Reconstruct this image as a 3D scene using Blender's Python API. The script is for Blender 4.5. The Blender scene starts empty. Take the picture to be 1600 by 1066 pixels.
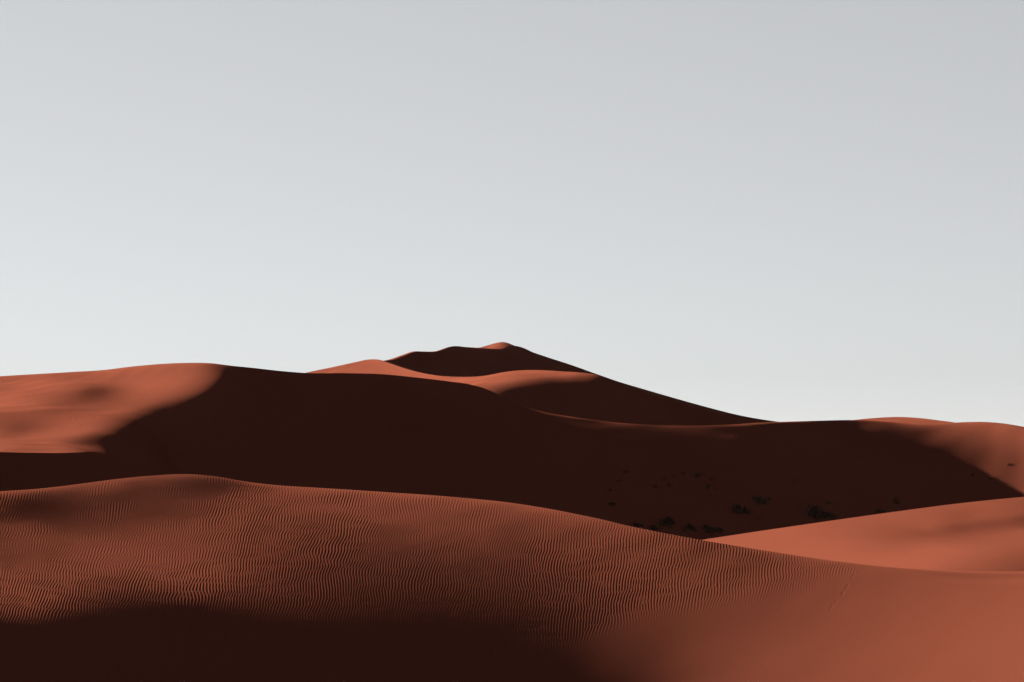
import bpy, math, random
import numpy as np

scene = bpy.context.scene
COL = scene.collection

# ------------------------------------------------------------------ camera
CAM_Z = 16.0                      # eye height above the inter-dune plain (standing on a dune)
PITCH = math.atan((690 - 533) / 3111.0)
cam_data = bpy.data.cameras.new("camera")
cam_data.lens = 70.0
cam_data.sensor_width = 36.0
cam_data.clip_start = 0.1
cam_data.clip_end = 20000.0
cam = bpy.data.objects.new("camera", cam_data)
cam.location = (0, 0, CAM_Z)
cam.rotation_euler = (math.radians(90) + PITCH, 0, 0)
COL.objects.link(cam)
scene.camera = cam

# ------------------------------------------------------------------ sky and sun
SUN_AZ, SUN_EL = math.radians(42.0), math.radians(18.0)     # azimuth counted from straight left towards the view
SUN = (-math.cos(SUN_EL) * math.cos(SUN_AZ), math.cos(SUN_EL) * math.sin(SUN_AZ), math.sin(SUN_EL))
world = bpy.data.worlds.new("World")
scene.world = world
world.use_nodes = True
wn = world.node_tree
wn.nodes.clear()
w_out = wn.nodes.new("ShaderNodeOutputWorld")
w_bg = wn.nodes.new("ShaderNodeBackground")
w_sky = wn.nodes.new("ShaderNodeTexSky")
w_sky.sky_type = 'NISHITA'
w_sky.sun_disc = False
w_sky.sun_elevation = SUN_EL
w_sky.sun_rotation = math.atan2(SUN[0], SUN[1])
w_sky.air_density = 0.6
w_sky.dust_density = 0.0
w_sky.ozone_density = 1.0
w_hsv = wn.nodes.new("ShaderNodeHueSaturation")
w_hsv.inputs['Saturation'].default_value = 0.22
w_hsv.inputs['Value'].default_value = 0.092
w_gam = wn.nodes.new("ShaderNodeGamma")
w_gam.inputs['Gamma'].default_value = 0.42
w_bg.inputs['Strength'].default_value = 0.05
wn.links.new(w_sky.outputs['Color'], w_hsv.inputs['Color'])
wn.links.new(w_hsv.outputs['Color'], w_gam.inputs['Color'])
wn.links.new(w_gam.outputs['Color'], w_bg.inputs['Color'])
wn.links.new(w_bg.outputs['Background'], w_out.inputs['Surface'])

sun_data = bpy.data.lights.new("sun", 'SUN')
sun_data.energy = 5.0
sun_data.angle = math.radians(0.53)
sun_data.color = (1.0, 0.86, 0.68)
sun = bpy.data.objects.new("sun", sun_data)
from mathutils import Vector
sun.rotation_euler = Vector(SUN).to_track_quat('Z', 'Y').to_euler()
sun.location = (-60, 60, 60)
COL.objects.link(sun)

vs = scene.view_settings
vs.view_transform = 'Standard'
vs.look = 'None'
vs.exposure = 4.05
vs.gamma = 1.0
vs.use_curve_mapping = False
scene.cycles.max_bounces = 6
scene.cycles.diffuse_bounces = 3
scene.cycles.sample_clamp_direct = 0.2
scene.cycles.sample_clamp_indirect = 0.15

# ------------------------------------------------------------------ materials
def sand_material(name, base, grain_scale, bump, tone=0.12):
    m = bpy.data.materials.new(name)
    m.use_nodes = True
    nt = m.node_tree
    N, K = nt.nodes, nt.links
    N.remove(N['Principled BSDF'])
    p = N.new('ShaderNodeBsdfDiffuse')           # dry sand: no sheen
    p.inputs['Roughness'].default_value = 0.0
    K.new(p.outputs['BSDF'], N['Material Output'].inputs['Surface'])
    geo = N.new('ShaderNodeNewGeometry')
    n1 = N.new('ShaderNodeTexNoise'); n1.inputs['Scale'].default_value = 0.05; n1.inputs['Detail'].default_value = 4
    n2 = N.new('ShaderNodeTexNoise'); n2.inputs['Scale'].default_value = grain_scale; n2.inputs['Detail'].default_value = 3
    K.new(geo.outputs['Position'], n1.inputs['Vector'])
    K.new(geo.outputs['Position'], n2.inputs['Vector'])
    mx = N.new('ShaderNodeMix'); mx.data_type = 'FLOAT'
    mx.inputs[0].default_value = 0.35
    K.new(n1.outputs['Fac'], mx.inputs[2]); K.new(n2.outputs['Fac'], mx.inputs[3])
    ramp = N.new('ShaderNodeValToRGB')
    ramp.color_ramp.elements[0].position = 0.25
    ramp.color_ramp.elements[1].position = 0.75
    lo = [c * (1 - tone) for c in base]; hi = [c * (1 + tone) for c in base]
    ramp.color_ramp.elements[0].color = (lo[0], lo[1], lo[2], 1)
    ramp.color_ramp.elements[1].color = (hi[0], hi[1] * 1.02, hi[2] * 1.02, 1)
    K.new(mx.outputs[0], ramp.inputs['Fac'])
    K.new(ramp.outputs['Color'], p.inputs['Color'])
    b = N.new('ShaderNodeBump'); b.inputs['Strength'].default_value = bump; b.inputs['Distance'].default_value = 1.0 / grain_scale * 0.12
    n3 = N.new('ShaderNodeTexNoise'); n3.inputs['Scale'].default_value = grain_scale; n3.inputs['Detail'].default_value = 2
    K.new(geo.outputs['Position'], n3.inputs['Vector'])
    K.new(n3.outputs['Fac'], b.inputs['Height'])
    K.new(b.outputs['Normal'], p.inputs['Normal'])
    return m

SAND = (0.0525, 0.0152, 0.0099)
M_SAND = sand_material('sand', SAND, 22.0, 0.12)
M_SAND_FAR = sand_material('far_sand', SAND, 2.2, 0.10)

# ------------------------------------------------------------------ dune heights
# control heights (metres, relative to the eye) of each dune on a square lattice, in steps of q
HEIGHTS = {
  'A': dict(x0=-48, y0=36, h=1.3, nx=76, ny=60, q=0.005,
    crest=[(-0.32058, 79.0, -2.226), (-0.27572, 79.0, -2.1), (-0.2565, 79.0, -1.973), (-0.23728, 79.0, -1.872), (-0.21807, 79.0, -1.695), (-0.19885, 79.0, -1.493), (-0.18283, 79.0, -1.367), (-0.16359, 79.0, -1.291), (-0.15075, 78.9, -1.352), (-0.1347, 78.8, -1.565), (-0.11865, 78.5, -1.71), (-0.0962, 78.0, -1.811), (-0.06412, 77.2, -1.953), (-0.03206, 76.0, -2.093), (0.0, 75.0, -2.305), (0.03204, 73.0, -2.64), (0.06407, 71.0, -3.066), (0.09607, 69.5, -3.423), (0.12806, 68.5, -3.745), (0.16003, 68.0, -4.043), (0.19201, 68.0, -4.281), (0.21119, 68.5, -4.4), (0.23039, 69.5, -4.509), (0.25598, 71.0, -4.606), (0.28159, 73.0, -4.713), (0.32, 76.0, -4.858)],
    foot=[(-0.2756, 61.3), (-0.2564, 61.8), (-0.2371, 62.3), (-0.2179, 62.7), (-0.1987, 62.9), (-0.1795, 63.2), (-0.1602, 63.4), (-0.141, 63.6), (-0.1218, 63.9), (-0.1025, 64.0), (-0.0833, 63.9), (-0.0641, 63.9), (-0.0449, 63.7), (-0.0256, 63.6), (-0.0064, 63.5), (0.0128, 63.4), (0.032, 63.2), (0.0513, 63.0), (0.0705, 62.7), (0.0897, 62.4), (0.109, 62.0), (0.1282, 61.5), (0.1474, 60.9), (0.1666, 60.3), (0.1859, 59.8), (0.2051, 59.1), (0.2243, 58.5), (0.2436, 57.9), (0.2628, 57.3)],
    c=[
[-1257,-1254,-1250,-1247,-1244,-1240,-1235,-1230,-1225,-1219,-1213,-1208,-1204,-1201,-1200,-1204,-1213,-1228,-1252,-1286,-1332,-1392,-1466,-1556,-1660,-1775,-1900,-2025,-2144,-2243,-2312,-2343,-2342,-2323,-2293,-2253,-2206,-2148,-2069,-1962,-1832,-1695,-1566,-1455,-1363,-1289,-1233,-1197,-1176,-1168,-1168,-1173,-1181,-1190,-1199,-1207,-1215,-1222,-1227,-1232,-1236,-1239,-1242,-1244,-1246,-1247,-1248,-1249,-1249,-1250,-1250,-1250,-1250,-1250,-1250,-1250],
[-1257,-1254,-1251,-1248,-1244,-1240,-1236,-1231,-1226,-1221,-1215,-1211,-1207,-1204,-1205,-1209,-1218,-1234,-1259,-1294,-1341,-1401,-1476,-1566,-1671,-1787,-1911,-2037,-2155,-2254,-2319,-2339,-2327,-2301,-2269,-2228,-2182,-2130,-2057,-1949,-1814,-1670,-1539,-1429,-1339,-1268,-1215,-1184,-1170,-1167,-1171,-1178,-1187,-1196,-1205,-1213,-1221,-1227,-1232,-1236,-1239,-1242,-1244,-1246,-1247,-1248,-1249,-1250,-1250,-1250,-1250,-1251,-1251,-1251,-1251,-1251],
[-1257,-1254,-1251,-1248,-1245,-1241,-1237,-1232,-1227,-1222,-1217,-1213,-1209,-1208,-1209,-1213,-1224,-1240,-1266,-1302,-1349,-1411,-1487,-1577,-1682,-1798,-1922,-2047,-2164,-2260,-2320,-2326,-2301,-2271,-2238,-2196,-2151,-2106,-2041,-1933,-1793,-1643,-1510,-1403,-1314,-1243,-1196,-1173,-1167,-1169,-1176,-1185,-1195,-1204,-1213,-1220,-1227,-1232,-1236,-1240,-1243,-1245,-1246,-1248,-1249,-1249,-1250,-1250,-1251,-1251,-1251,-1251,-1251,-1251,-1251,-1251],
[-1257,-1254,-1251,-1248,-1245,-1241,-1238,-1233,-1229,-1224,-1219,-1215,-1212,-1211,-1213,-1218,-1229,-1247,-1273,-1310,-1358,-1420,-1497,-1588,-1692,-1808,-1930,-2052,-2164,-2252,-2297,-2288,-2256,-2226,-2195,-2152,-2107,-2067,-2006,-1901,-1764,-1615,-1482,-1375,-1284,-1215,-1177,-1168,-1170,-1177,-1186,-1196,-1205,-1214,-1221,-1228,-1233,-1237,-1241,-1244,-1246,-1247,-1249,-1249,-1250,-1251,-1251,-1251,-1251,-1251,-1251,-1251,-1251,-1251,-1251,-1251],
[-1257,-1254,-1251,-1248,-1245,-1242,-1238,-1234,-1230,-1225,-1221,-1218,-1215,-1214,-1217,-1223,-1234,-1253,-1280,-1318,-1367,-1430,-1507,-1598,-1701,-1816,-1935,-2052,-2156,-2231,-2258,-2238,-2206,-2178,-2147,-2104,-2061,-2022,-1964,-1863,-1732,-1588,-1455,-1344,-1254,-1194,-1176,-1179,-1186,-1193,-1202,-1210,-1218,-1225,-1231,-1236,-1240,-1243,-1246,-1248,-1249,-1250,-1251,-1251,-1251,-1252,-1252,-1252,-1252,-1252,-1252,-1252,-1252,-1252,-1251,-1251],
[-1257,-1254,-1251,-1249,-1246,-1243,-1239,-1235,-1231,-1227,-1223,-1220,-1218,-1218,-1221,-1228,-1240,-1259,-1288,-1326,-1376,-1439,-1516,-1607,-1710,-1822,-1937,-2048,-2142,-2203,-2213,-2187,-2157,-2131,-2101,-2058,-2015,-1978,-1922,-1825,-1700,-1559,-1424,-1314,-1236,-1205,-1209,-1211,-1212,-1217,-1222,-1228,-1234,-1239,-1243,-1246,-1248,-1250,-1251,-1252,-1252,-1252,-1253,-1253,-1253,-1253,-1253,-1253,-1252,-1252,-1252,-1252,-1252,-1252,-1252,-1252],
[-1257,-1254,-1252,-1249,-1246,-1243,-1240,-1236,-1232,-1228,-1225,-1222,-1221,-1221,-1225,-1232,-1246,-1266,-1295,-1334,-1385,-1449,-1526,-1616,-1717,-1826,-1936,-2040,-2123,-2169,-2167,-2138,-2110,-2086,-2055,-2012,-1971,-1935,-1881,-1788,-1666,-1527,-1392,-1291,-1241,-1237,-1239,-1240,-1241,-1243,-1246,-1250,-1252,-1254,-1256,-1256,-1257,-1256,-1256,-1256,-1255,-1255,-1254,-1254,-1254,-1254,-1253,-1253,-1253,-1253,-1253,-1252,-1252,-1252,-1252,-1252],
[-1256,-1254,-1252,-1249,-1246,-1243,-1240,-1237,-1233,-1230,-1227,-1224,-1223,-1224,-1229,-1237,-1251,-1272,-1302,-1342,-1393,-1457,-1534,-1623,-1722,-1828,-1933,-2028,-2100,-2132,-2119,-2090,-2064,-2041,-2009,-1967,-1927,-1892,-1840,-1749,-1630,-1492,-1364,-1288,-1271,-1268,-1268,-1270,-1271,-1271,-1272,-1273,-1273,-1272,-1270,-1268,-1266,-1263,-1261,-1260,-1258,-1257,-1256,-1255,-1255,-1254,-1254,-1254,-1253,-1253,-1253,-1253,-1253,-1252,-1252,-1252],
[-1256,-1254,-1252,-1249,-1247,-1244,-1241,-1238,-1235,-1231,-1229,-1227,-1226,-1228,-1233,-1242,-1257,-1279,-1309,-1350,-1402,-1466,-1542,-1630,-1726,-1827,-1926,-2013,-2073,-2090,-2071,-2042,-2019,-1996,-1963,-1921,-1883,-1850,-1799,-1710,-1592,-1459,-1351,-1312,-1305,-1297,-1298,-1299,-1301,-1301,-1300,-1297,-1294,-1290,-1285,-1280,-1275,-1270,-1266,-1263,-1261,-1259,-1257,-1256,-1256,-1255,-1255,-1254,-1254,-1254,-1253,-1253,-1253,-1253,-1252,-1252],
[-1256,-1254,-1252,-1250,-1247,-1245,-1242,-1239,-1236,-1233,-1231,-1229,-1229,-1232,-1237,-1247,-1262,-1285,-1316,-1357,-1409,-1473,-1549,-1634,-1728,-1825,-1917,-1994,-2041,-2046,-2022,-1995,-1973,-1951,-1917,-1876,-1840,-1808,-1758,-1668,-1552,-1432,-1358,-1347,-1335,-1328,-1327,-1329,-1330,-1330,-1327,-1323,-1316,-1308,-1300,-1291,-1283,-1276,-1271,-1266,-1263,-1260,-1259,-1257,-1256,-1256,-1255,-1255,-1254,-1254,-1254,-1253,-1253,-1253,-1253,-1252],
[-1256,-1254,-1252,-1250,-1248,-1245,-1243,-1240,-1238,-1235,-1233,-1232,-1232,-1235,-1241,-1251,-1267,-1291,-1322,-1363,-1416,-1479,-1554,-1637,-1728,-1819,-1904,-1971,-2006,-2000,-1974,-1949,-1928,-1905,-1871,-1832,-1797,-1766,-1715,-1625,-1513,-1417,-1386,-1379,-1366,-1358,-1356,-1358,-1359,-1359,-1356,-1349,-1339,-1327,-1314,-1301,-1290,-1281,-1274,-1268,-1264,-1261,-1259,-1258,-1257,-1256,-1256,-1255,-1255,-1254,-1254,-1254,-1254,-1253,-1253,-1253],
[-1256,-1254,-1252,-1250,-1248,-1246,-1244,-1242,-1239,-1237,-1235,-1235,-1235,-1239,-1245,-1256,-1272,-1296,-1327,-1369,-1421,-1483,-1557,-1638,-1725,-1811,-1888,-1945,-1967,-1953,-1926,-1903,-1884,-1860,-1826,-1787,-1754,-1723,-1670,-1580,-1479,-1419,-1420,-1410,-1398,-1388,-1385,-1386,-1388,-1389,-1385,-1376,-1362,-1344,-1326,-1309,-1295,-1284,-1275,-1269,-1264,-1261,-1259,-1258,-1257,-1256,-1256,-1256,-1255,-1255,-1255,-1254,-1254,-1254,-1253,-1253],
[-1256,-1254,-1253,-1251,-1249,-1247,-1245,-1243,-1241,-1239,-1238,-1237,-1238,-1242,-1249,-1260,-1276,-1300,-1331,-1373,-1424,-1486,-1557,-1636,-1719,-1799,-1868,-1914,-1924,-1905,-1879,-1858,-1840,-1816,-1781,-1743,-1710,-1676,-1622,-1537,-1459,-1439,-1452,-1440,-1430,-1419,-1415,-1415,-1417,-1418,-1415,-1403,-1382,-1358,-1335,-1313,-1296,-1283,-1274,-1267,-1263,-1260,-1258,-1257,-1257,-1256,-1256,-1256,-1256,-1255,-1255,-1255,-1254,-1254,-1254,-1254],
[-1257,-1255,-1253,-1252,-1250,-1249,-1247,-1245,-1243,-1241,-1240,-1240,-1241,-1245,-1252,-1263,-1279,-1302,-1334,-1374,-1425,-1485,-1555,-1631,-1710,-1784,-1845,-1880,-1880,-1858,-1833,-1814,-1795,-1770,-1734,-1696,-1661,-1627,-1576,-1509,-1461,-1467,-1482,-1472,-1461,-1449,-1444,-1444,-1445,-1447,-1445,-1428,-1399,-1367,-1336,-1311,-1292,-1278,-1269,-1263,-1259,-1257,-1257,-1256,-1256,-1256,-1256,-1256,-1256,-1256,-1256,-1255,-1255,-1255,-1254,-1254],
[-1257,-1256,-1254,-1253,-1252,-1250,-1248,-1247,-1245,-1244,-1243,-1243,-1244,-1247,-1254,-1265,-1281,-1303,-1334,-1373,-1422,-1481,-1548,-1622,-1696,-1765,-1818,-1842,-1834,-1811,-1788,-1769,-1750,-1722,-1684,-1645,-1614,-1584,-1550,-1516,-1493,-1495,-1511,-1503,-1491,-1480,-1473,-1473,-1473,-1476,-1478,-1450,-1407,-1364,-1328,-1300,-1281,-1268,-1260,-1256,-1254,-1254,-1254,-1254,-1255,-1256,-1256,-1256,-1256,-1256,-1256,-1256,-1256,-1255,-1255,-1255],
[-1258,-1257,-1255,-1254,-1253,-1252,-1250,-1249,-1247,-1246,-1245,-1245,-1246,-1249,-1255,-1265,-1281,-1302,-1331,-1369,-1416,-1472,-1537,-1608,-1679,-1742,-1787,-1802,-1787,-1763,-1742,-1723,-1701,-1671,-1634,-1604,-1588,-1574,-1559,-1548,-1524,-1522,-1540,-1533,-1522,-1511,-1502,-1500,-1503,-1501,-1506,-1459,-1397,-1343,-1304,-1278,-1262,-1252,-1248,-1246,-1247,-1248,-1250,-1252,-1253,-1255,-1256,-1256,-1257,-1257,-1257,-1257,-1256,-1256,-1256,-1256],
[-1259,-1258,-1257,-1256,-1255,-1253,-1252,-1251,-1249,-1248,-1247,-1247,-1248,-1250,-1256,-1265,-1278,-1298,-1325,-1360,-1405,-1458,-1520,-1588,-1655,-1714,-1752,-1757,-1738,-1714,-1692,-1672,-1650,-1624,-1603,-1599,-1611,-1605,-1589,-1578,-1553,-1549,-1569,-1564,-1553,-1541,-1532,-1530,-1526,-1536,-1536,-1437,-1353,-1297,-1263,-1244,-1234,-1231,-1232,-1234,-1238,-1242,-1245,-1249,-1251,-1254,-1255,-1256,-1257,-1257,-1257,-1257,-1257,-1257,-1257,-1256],
[-1260,-1259,-1258,-1257,-1256,-1255,-1254,-1253,-1251,-1250,-1249,-1248,-1248,-1250,-1254,-1262,-1273,-1291,-1315,-1347,-1388,-1438,-1496,-1560,-1625,-1681,-1713,-1709,-1686,-1662,-1641,-1624,-1609,-1603,-1615,-1631,-1642,-1634,-1619,-1607,-1583,-1575,-1598,-1593,-1583,-1573,-1560,-1548,-1576,-1523,-1417,-1313,-1256,-1223,-1207,-1201,-1202,-1206,-1213,-1220,-1228,-1234,-1240,-1245,-1249,-1252,-1254,-1256,-1257,-1258,-1258,-1258,-1258,-1258,-1257,-1257],
[-1262,-1261,-1260,-1259,-1258,-1257,-1256,-1255,-1253,-1252,-1250,-1249,-1248,-1249,-1251,-1257,-1266,-1280,-1300,-1328,-1364,-1410,-1464,-1524,-1588,-1644,-1673,-1666,-1642,-1622,-1608,-1601,-1604,-1620,-1647,-1662,-1671,-1663,-1648,-1636,-1613,-1602,-1627,-1624,-1613,-1598,-1596,-1594,-1507,-1399,-1293,-1198,-1158,-1146,-1148,-1157,-1168,-1181,-1194,-1206,-1217,-1226,-1234,-1241,-1246,-1250,-1253,-1256,-1257,-1258,-1258,-1258,-1258,-1258,-1258,-1258],
[-1264,-1263,-1262,-1261,-1260,-1259,-1258,-1257,-1255,-1253,-1251,-1248,-1247,-1246,-1246,-1249,-1255,-1265,-1281,-1304,-1335,-1374,-1422,-1478,-1540,-1602,-1643,-1647,-1633,-1622,-1618,-1623,-1636,-1654,-1678,-1692,-1702,-1693,-1677,-1666,-1644,-1629,-1650,-1654,-1640,-1651,-1573,-1473,-1372,-1279,-1183,-1096,-1075,-1081,-1098,-1117,-1138,-1157,-1175,-1192,-1206,-1218,-1228,-1237,-1243,-1248,-1252,-1255,-1257,-1258,-1258,-1259,-1259,-1259,-1259,-1259],
[-1266,-1265,-1264,-1263,-1262,-1261,-1260,-1258,-1256,-1253,-1250,-1247,-1244,-1241,-1238,-1238,-1240,-1246,-1257,-1274,-1298,-1331,-1372,-1421,-1479,-1549,-1617,-1655,-1661,-1653,-1646,-1652,-1664,-1681,-1706,-1719,-1728,-1717,-1704,-1694,-1672,-1658,-1681,-1702,-1615,-1525,-1430,-1342,-1257,-1164,-1076,-1029,-1024,-1040,-1063,-1088,-1113,-1137,-1159,-1178,-1195,-1210,-1222,-1232,-1240,-1246,-1250,-1254,-1256,-1258,-1259,-1259,-1259,-1260,-1260,-1260],
[-1268,-1267,-1266,-1265,-1264,-1263,-1261,-1259,-1256,-1253,-1249,-1244,-1239,-1233,-1228,-1224,-1222,-1223,-1228,-1238,-1256,-1281,-1314,-1356,-1406,-1470,-1545,-1614,-1655,-1675,-1675,-1682,-1697,-1716,-1743,-1752,-1765,-1754,-1738,-1725,-1708,-1679,-1629,-1550,-1463,-1385,-1305,-1222,-1134,-1048,-1002,-1000,-1005,-1020,-1042,-1067,-1094,-1120,-1144,-1165,-1184,-1201,-1215,-1226,-1235,-1243,-1248,-1252,-1255,-1257,-1258,-1259,-1260,-1260,-1260,-1261],
[-1270,-1269,-1268,-1267,-1266,-1264,-1262,-1260,-1256,-1252,-1246,-1239,-1232,-1223,-1215,-1207,-1200,-1195,-1194,-1198,-1207,-1225,-1252,-1288,-1333,-1401,-1463,-1500,-1521,-1547,-1580,-1619,-1666,-1676,-1679,-1660,-1645,-1623,-1602,-1577,-1546,-1514,-1463,-1399,-1330,-1253,-1172,-1093,-1008,-964,-970,-988,-998,-1009,-1028,-1052,-1078,-1104,-1130,-1153,-1173,-1192,-1207,-1220,-1231,-1239,-1246,-1250,-1254,-1256,-1258,-1259,-1260,-1260,-1261,-1261],
[-1273,-1271,-1270,-1269,-1267,-1265,-1263,-1260,-1255,-1249,-1241,-1232,-1222,-1210,-1198,-1185,-1173,-1163,-1155,-1152,-1154,-1164,-1185,-1216,-1250,-1326,-1358,-1379,-1404,-1429,-1458,-1502,-1526,-1526,-1516,-1501,-1482,-1462,-1440,-1416,-1393,-1357,-1317,-1257,-1185,-1111,-1042,-957,-915,-932,-961,-974,-983,-995,-1014,-1037,-1063,-1090,-1115,-1140,-1162,-1182,-1199,-1213,-1225,-1235,-1242,-1248,-1252,-1255,-1258,-1259,-1260,-1261,-1261,-1262],
[-1275,-1274,-1272,-1270,-1269,-1266,-1263,-1258,-1252,-1245,-1235,-1223,-1209,-1194,-1177,-1160,-1143,-1126,-1113,-1102,-1096,-1098,-1110,-1135,-1164,-1205,-1234,-1258,-1285,-1318,-1358,-1384,-1387,-1380,-1368,-1348,-1329,-1309,-1288,-1268,-1245,-1213,-1167,-1103,-1035,-976,-895,-855,-886,-919,-937,-958,-968,-980,-998,-1022,-1048,-1074,-1100,-1126,-1149,-1170,-1189,-1205,-1219,-1230,-1239,-1245,-1250,-1254,-1257,-1258,-1260,-1261,-1262,-1262],
[-1278,-1276,-1274,-1272,-1269,-1266,-1262,-1256,-1249,-1239,-1226,-1211,-1193,-1174,-1152,-1129,-1107,-1085,-1066,-1049,-1037,-1031,-1035,-1057,-1103,-1128,-1131,-1151,-1179,-1214,-1240,-1246,-1243,-1233,-1214,-1195,-1176,-1158,-1142,-1128,-1107,-1070,-1014,-953,-896,-817,-789,-836,-871,-899,-929,-935,-952,-962,-982,-1006,-1031,-1057,-1084,-1110,-1135,-1158,-1178,-1196,-1211,-1224,-1234,-1242,-1248,-1252,-1255,-1258,-1259,-1261,-1262,-1263],
[-1280,-1278,-1276,-1273,-1270,-1266,-1261,-1253,-1244,-1231,-1215,-1196,-1174,-1149,-1122,-1093,-1065,-1039,-1015,-995,-980,-972,-977,-1012,-1048,-1051,-1049,-1060,-1082,-1102,-1117,-1120,-1112,-1092,-1073,-1054,-1038,-1025,-1015,-999,-968,-921,-870,-806,-719,-715,-798,-823,-843,-866,-888,-935,-953,-954,-971,-991,-1014,-1039,-1065,-1092,-1119,-1144,-1166,-1186,-1204,-1218,-1229,-1238,-1245,-1250,-1254,-1257,-1259,-1260,-1262,-1263],
[-1282,-1280,-1277,-1274,-1270,-1265,-1258,-1249,-1237,-1222,-1202,-1179,-1151,-1120,-1086,-1052,-1017,-986,-959,-938,-923,-918,-926,-963,-975,-968,-969,-981,-999,-1016,-1016,-1004,-982,-960,-940,-924,-914,-906,-890,-863,-829,-786,-709,-624,-651,-832,-905,-908,-921,-914,-895,-900,-930,-955,-963,-976,-995,-1019,-1046,-1074,-1102,-1129,-1154,-1176,-1195,-1212,-1224,-1235,-1243,-1248,-1253,-1256,-1258,-1260,-1261,-1263],
[-1285,-1281,-1278,-1274,-1270,-1263,-1255,-1244,-1229,-1210,-1187,-1158,-1124,-1086,-1045,-1003,-962,-925,-895,-874,-863,-862,-875,-894,-892,-889,-901,-917,-933,-936,-913,-881,-854,-833,-818,-809,-802,-785,-764,-739,-695,-615,-544,-598,-746,-829,-864,-887,-918,-937,-940,-917,-911,-925,-940,-956,-975,-998,-1025,-1054,-1084,-1114,-1142,-1166,-1188,-1205,-1220,-1231,-1240,-1246,-1251,-1255,-1257,-1259,-1261,-1263],
[-1286,-1283,-1279,-1274,-1269,-1261,-1251,-1238,-1221,-1198,-1170,-1135,-1095,-1049,-999,-948,-898,-855,-822,-802,-794,-797,-808,-812,-807,-820,-842,-860,-862,-832,-789,-757,-735,-719,-711,-705,-691,-673,-650,-600,-530,-505,-596,-701,-798,-846,-878,-913,-951,-976,-980,-964,-947,-930,-934,-943,-959,-980,-1006,-1036,-1068,-1100,-1131,-1158,-1181,-1200,-1216,-1228,-1238,-1245,-1250,-1254,-1257,-1259,-1261,-1262],
[-1288,-1284,-1279,-1274,-1268,-1259,-1247,-1232,-1211,-1185,-1152,-1111,-1063,-1009,-949,-887,-828,-776,-737,-717,-715,-725,-725,-720,-734,-767,-789,-789,-754,-704,-668,-646,-625,-616,-614,-607,-594,-565,-511,-468,-493,-621,-703,-791,-862,-907,-944,-984,-1022,-1045,-1044,-1022,-991,-963,-946,-945,-952,-967,-991,-1021,-1056,-1090,-1122,-1151,-1176,-1196,-1213,-1226,-1236,-1243,-1249,-1253,-1256,-1258,-1260,-1262],
[-1289,-1285,-1280,-1274,-1266,-1256,-1243,-1225,-1202,-1172,-1134,-1087,-1032,-969,-899,-825,-753,-689,-642,-619,-618,-640,-623,-648,-690,-714,-712,-673,-620,-582,-560,-536,-526,-533,-533,-518,-480,-429,-424,-499,-588,-671,-761,-849,-921,-976,-1024,-1071,-1110,-1132,-1130,-1104,-1062,-1016,-980,-962,-957,-963,-982,-1013,-1049,-1085,-1119,-1149,-1174,-1195,-1212,-1225,-1235,-1242,-1248,-1252,-1255,-1258,-1260,-1261],
[-1291,-1285,-1280,-1273,-1265,-1254,-1239,-1219,-1193,-1160,-1117,-1065,-1003,-931,-851,-766,-681,-604,-547,-517,-499,-506,-551,-611,-622,-614,-572,-520,-489,-470,-454,-448,-463,-459,-434,-398,-373,-414,-518,-562,-617,-708,-810,-902,-978,-1041,-1100,-1152,-1194,-1219,-1220,-1195,-1151,-1097,-1042,-1000,-976,-969,-985,-1016,-1052,-1089,-1122,-1151,-1176,-1196,-1213,-1225,-1235,-1242,-1248,-1252,-1255,-1257,-1259,-1261],
[-1291,-1286,-1280,-1272,-1263,-1251,-1235,-1214,-1186,-1149,-1103,-1046,-979,-900,-812,-718,-622,-535,-472,-453,-443,-471,-514,-499,-493,-460,-411,-389,-371,-364,-368,-384,-373,-348,-352,-376,-452,-498,-526,-569,-653,-761,-869,-960,-1036,-1103,-1164,-1217,-1259,-1286,-1292,-1277,-1243,-1193,-1131,-1069,-1019,-995,-1006,-1035,-1069,-1103,-1133,-1160,-1182,-1201,-1216,-1227,-1236,-1243,-1248,-1252,-1255,-1257,-1259,-1260],
[-1292,-1286,-1279,-1272,-1262,-1249,-1232,-1210,-1180,-1141,-1092,-1033,-961,-879,-786,-687,-588,-498,-440,-434,-425,-391,-384,-365,-349,-320,-287,-265,-240,-245,-299,-315,-322,-379,-471,-469,-473,-496,-536,-611,-715,-830,-936,-1022,-1094,-1159,-1217,-1267,-1308,-1335,-1346,-1341,-1320,-1284,-1230,-1164,-1100,-1059,-1057,-1077,-1103,-1129,-1153,-1174,-1193,-1208,-1221,-1231,-1238,-1244,-1249,-1252,-1254,-1256,-1258,-1260],
[-1292,-1286,-1279,-1271,-1261,-1248,-1230,-1207,-1176,-1136,-1086,-1024,-951,-868,-775,-677,-581,-501,-456,-451,-466,-494,-376,-366,-319,-267,-228,-204,-218,-282,-401,-429,-420,-418,-451,-464,-489,-530,-591,-681,-789,-899,-997,-1077,-1145,-1205,-1258,-1305,-1342,-1369,-1384,-1386,-1375,-1352,-1314,-1261,-1202,-1156,-1138,-1139,-1150,-1164,-1179,-1194,-1207,-1218,-1227,-1235,-1241,-1246,-1250,-1252,-1255,-1256,-1258,-1259],
[-1292,-1285,-1279,-1271,-1260,-1247,-1229,-1205,-1174,-1134,-1084,-1022,-950,-867,-776,-682,-593,-519,-476,-467,-469,-470,-416,-401,-367,-325,-290,-266,-273,-317,-381,-407,-418,-435,-467,-502,-543,-595,-665,-757,-860,-959,-1047,-1122,-1185,-1240,-1289,-1330,-1364,-1390,-1406,-1413,-1409,-1395,-1370,-1334,-1291,-1249,-1221,-1206,-1202,-1203,-1208,-1215,-1222,-1229,-1235,-1240,-1245,-1248,-1251,-1253,-1255,-1256,-1257,-1258],
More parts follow.
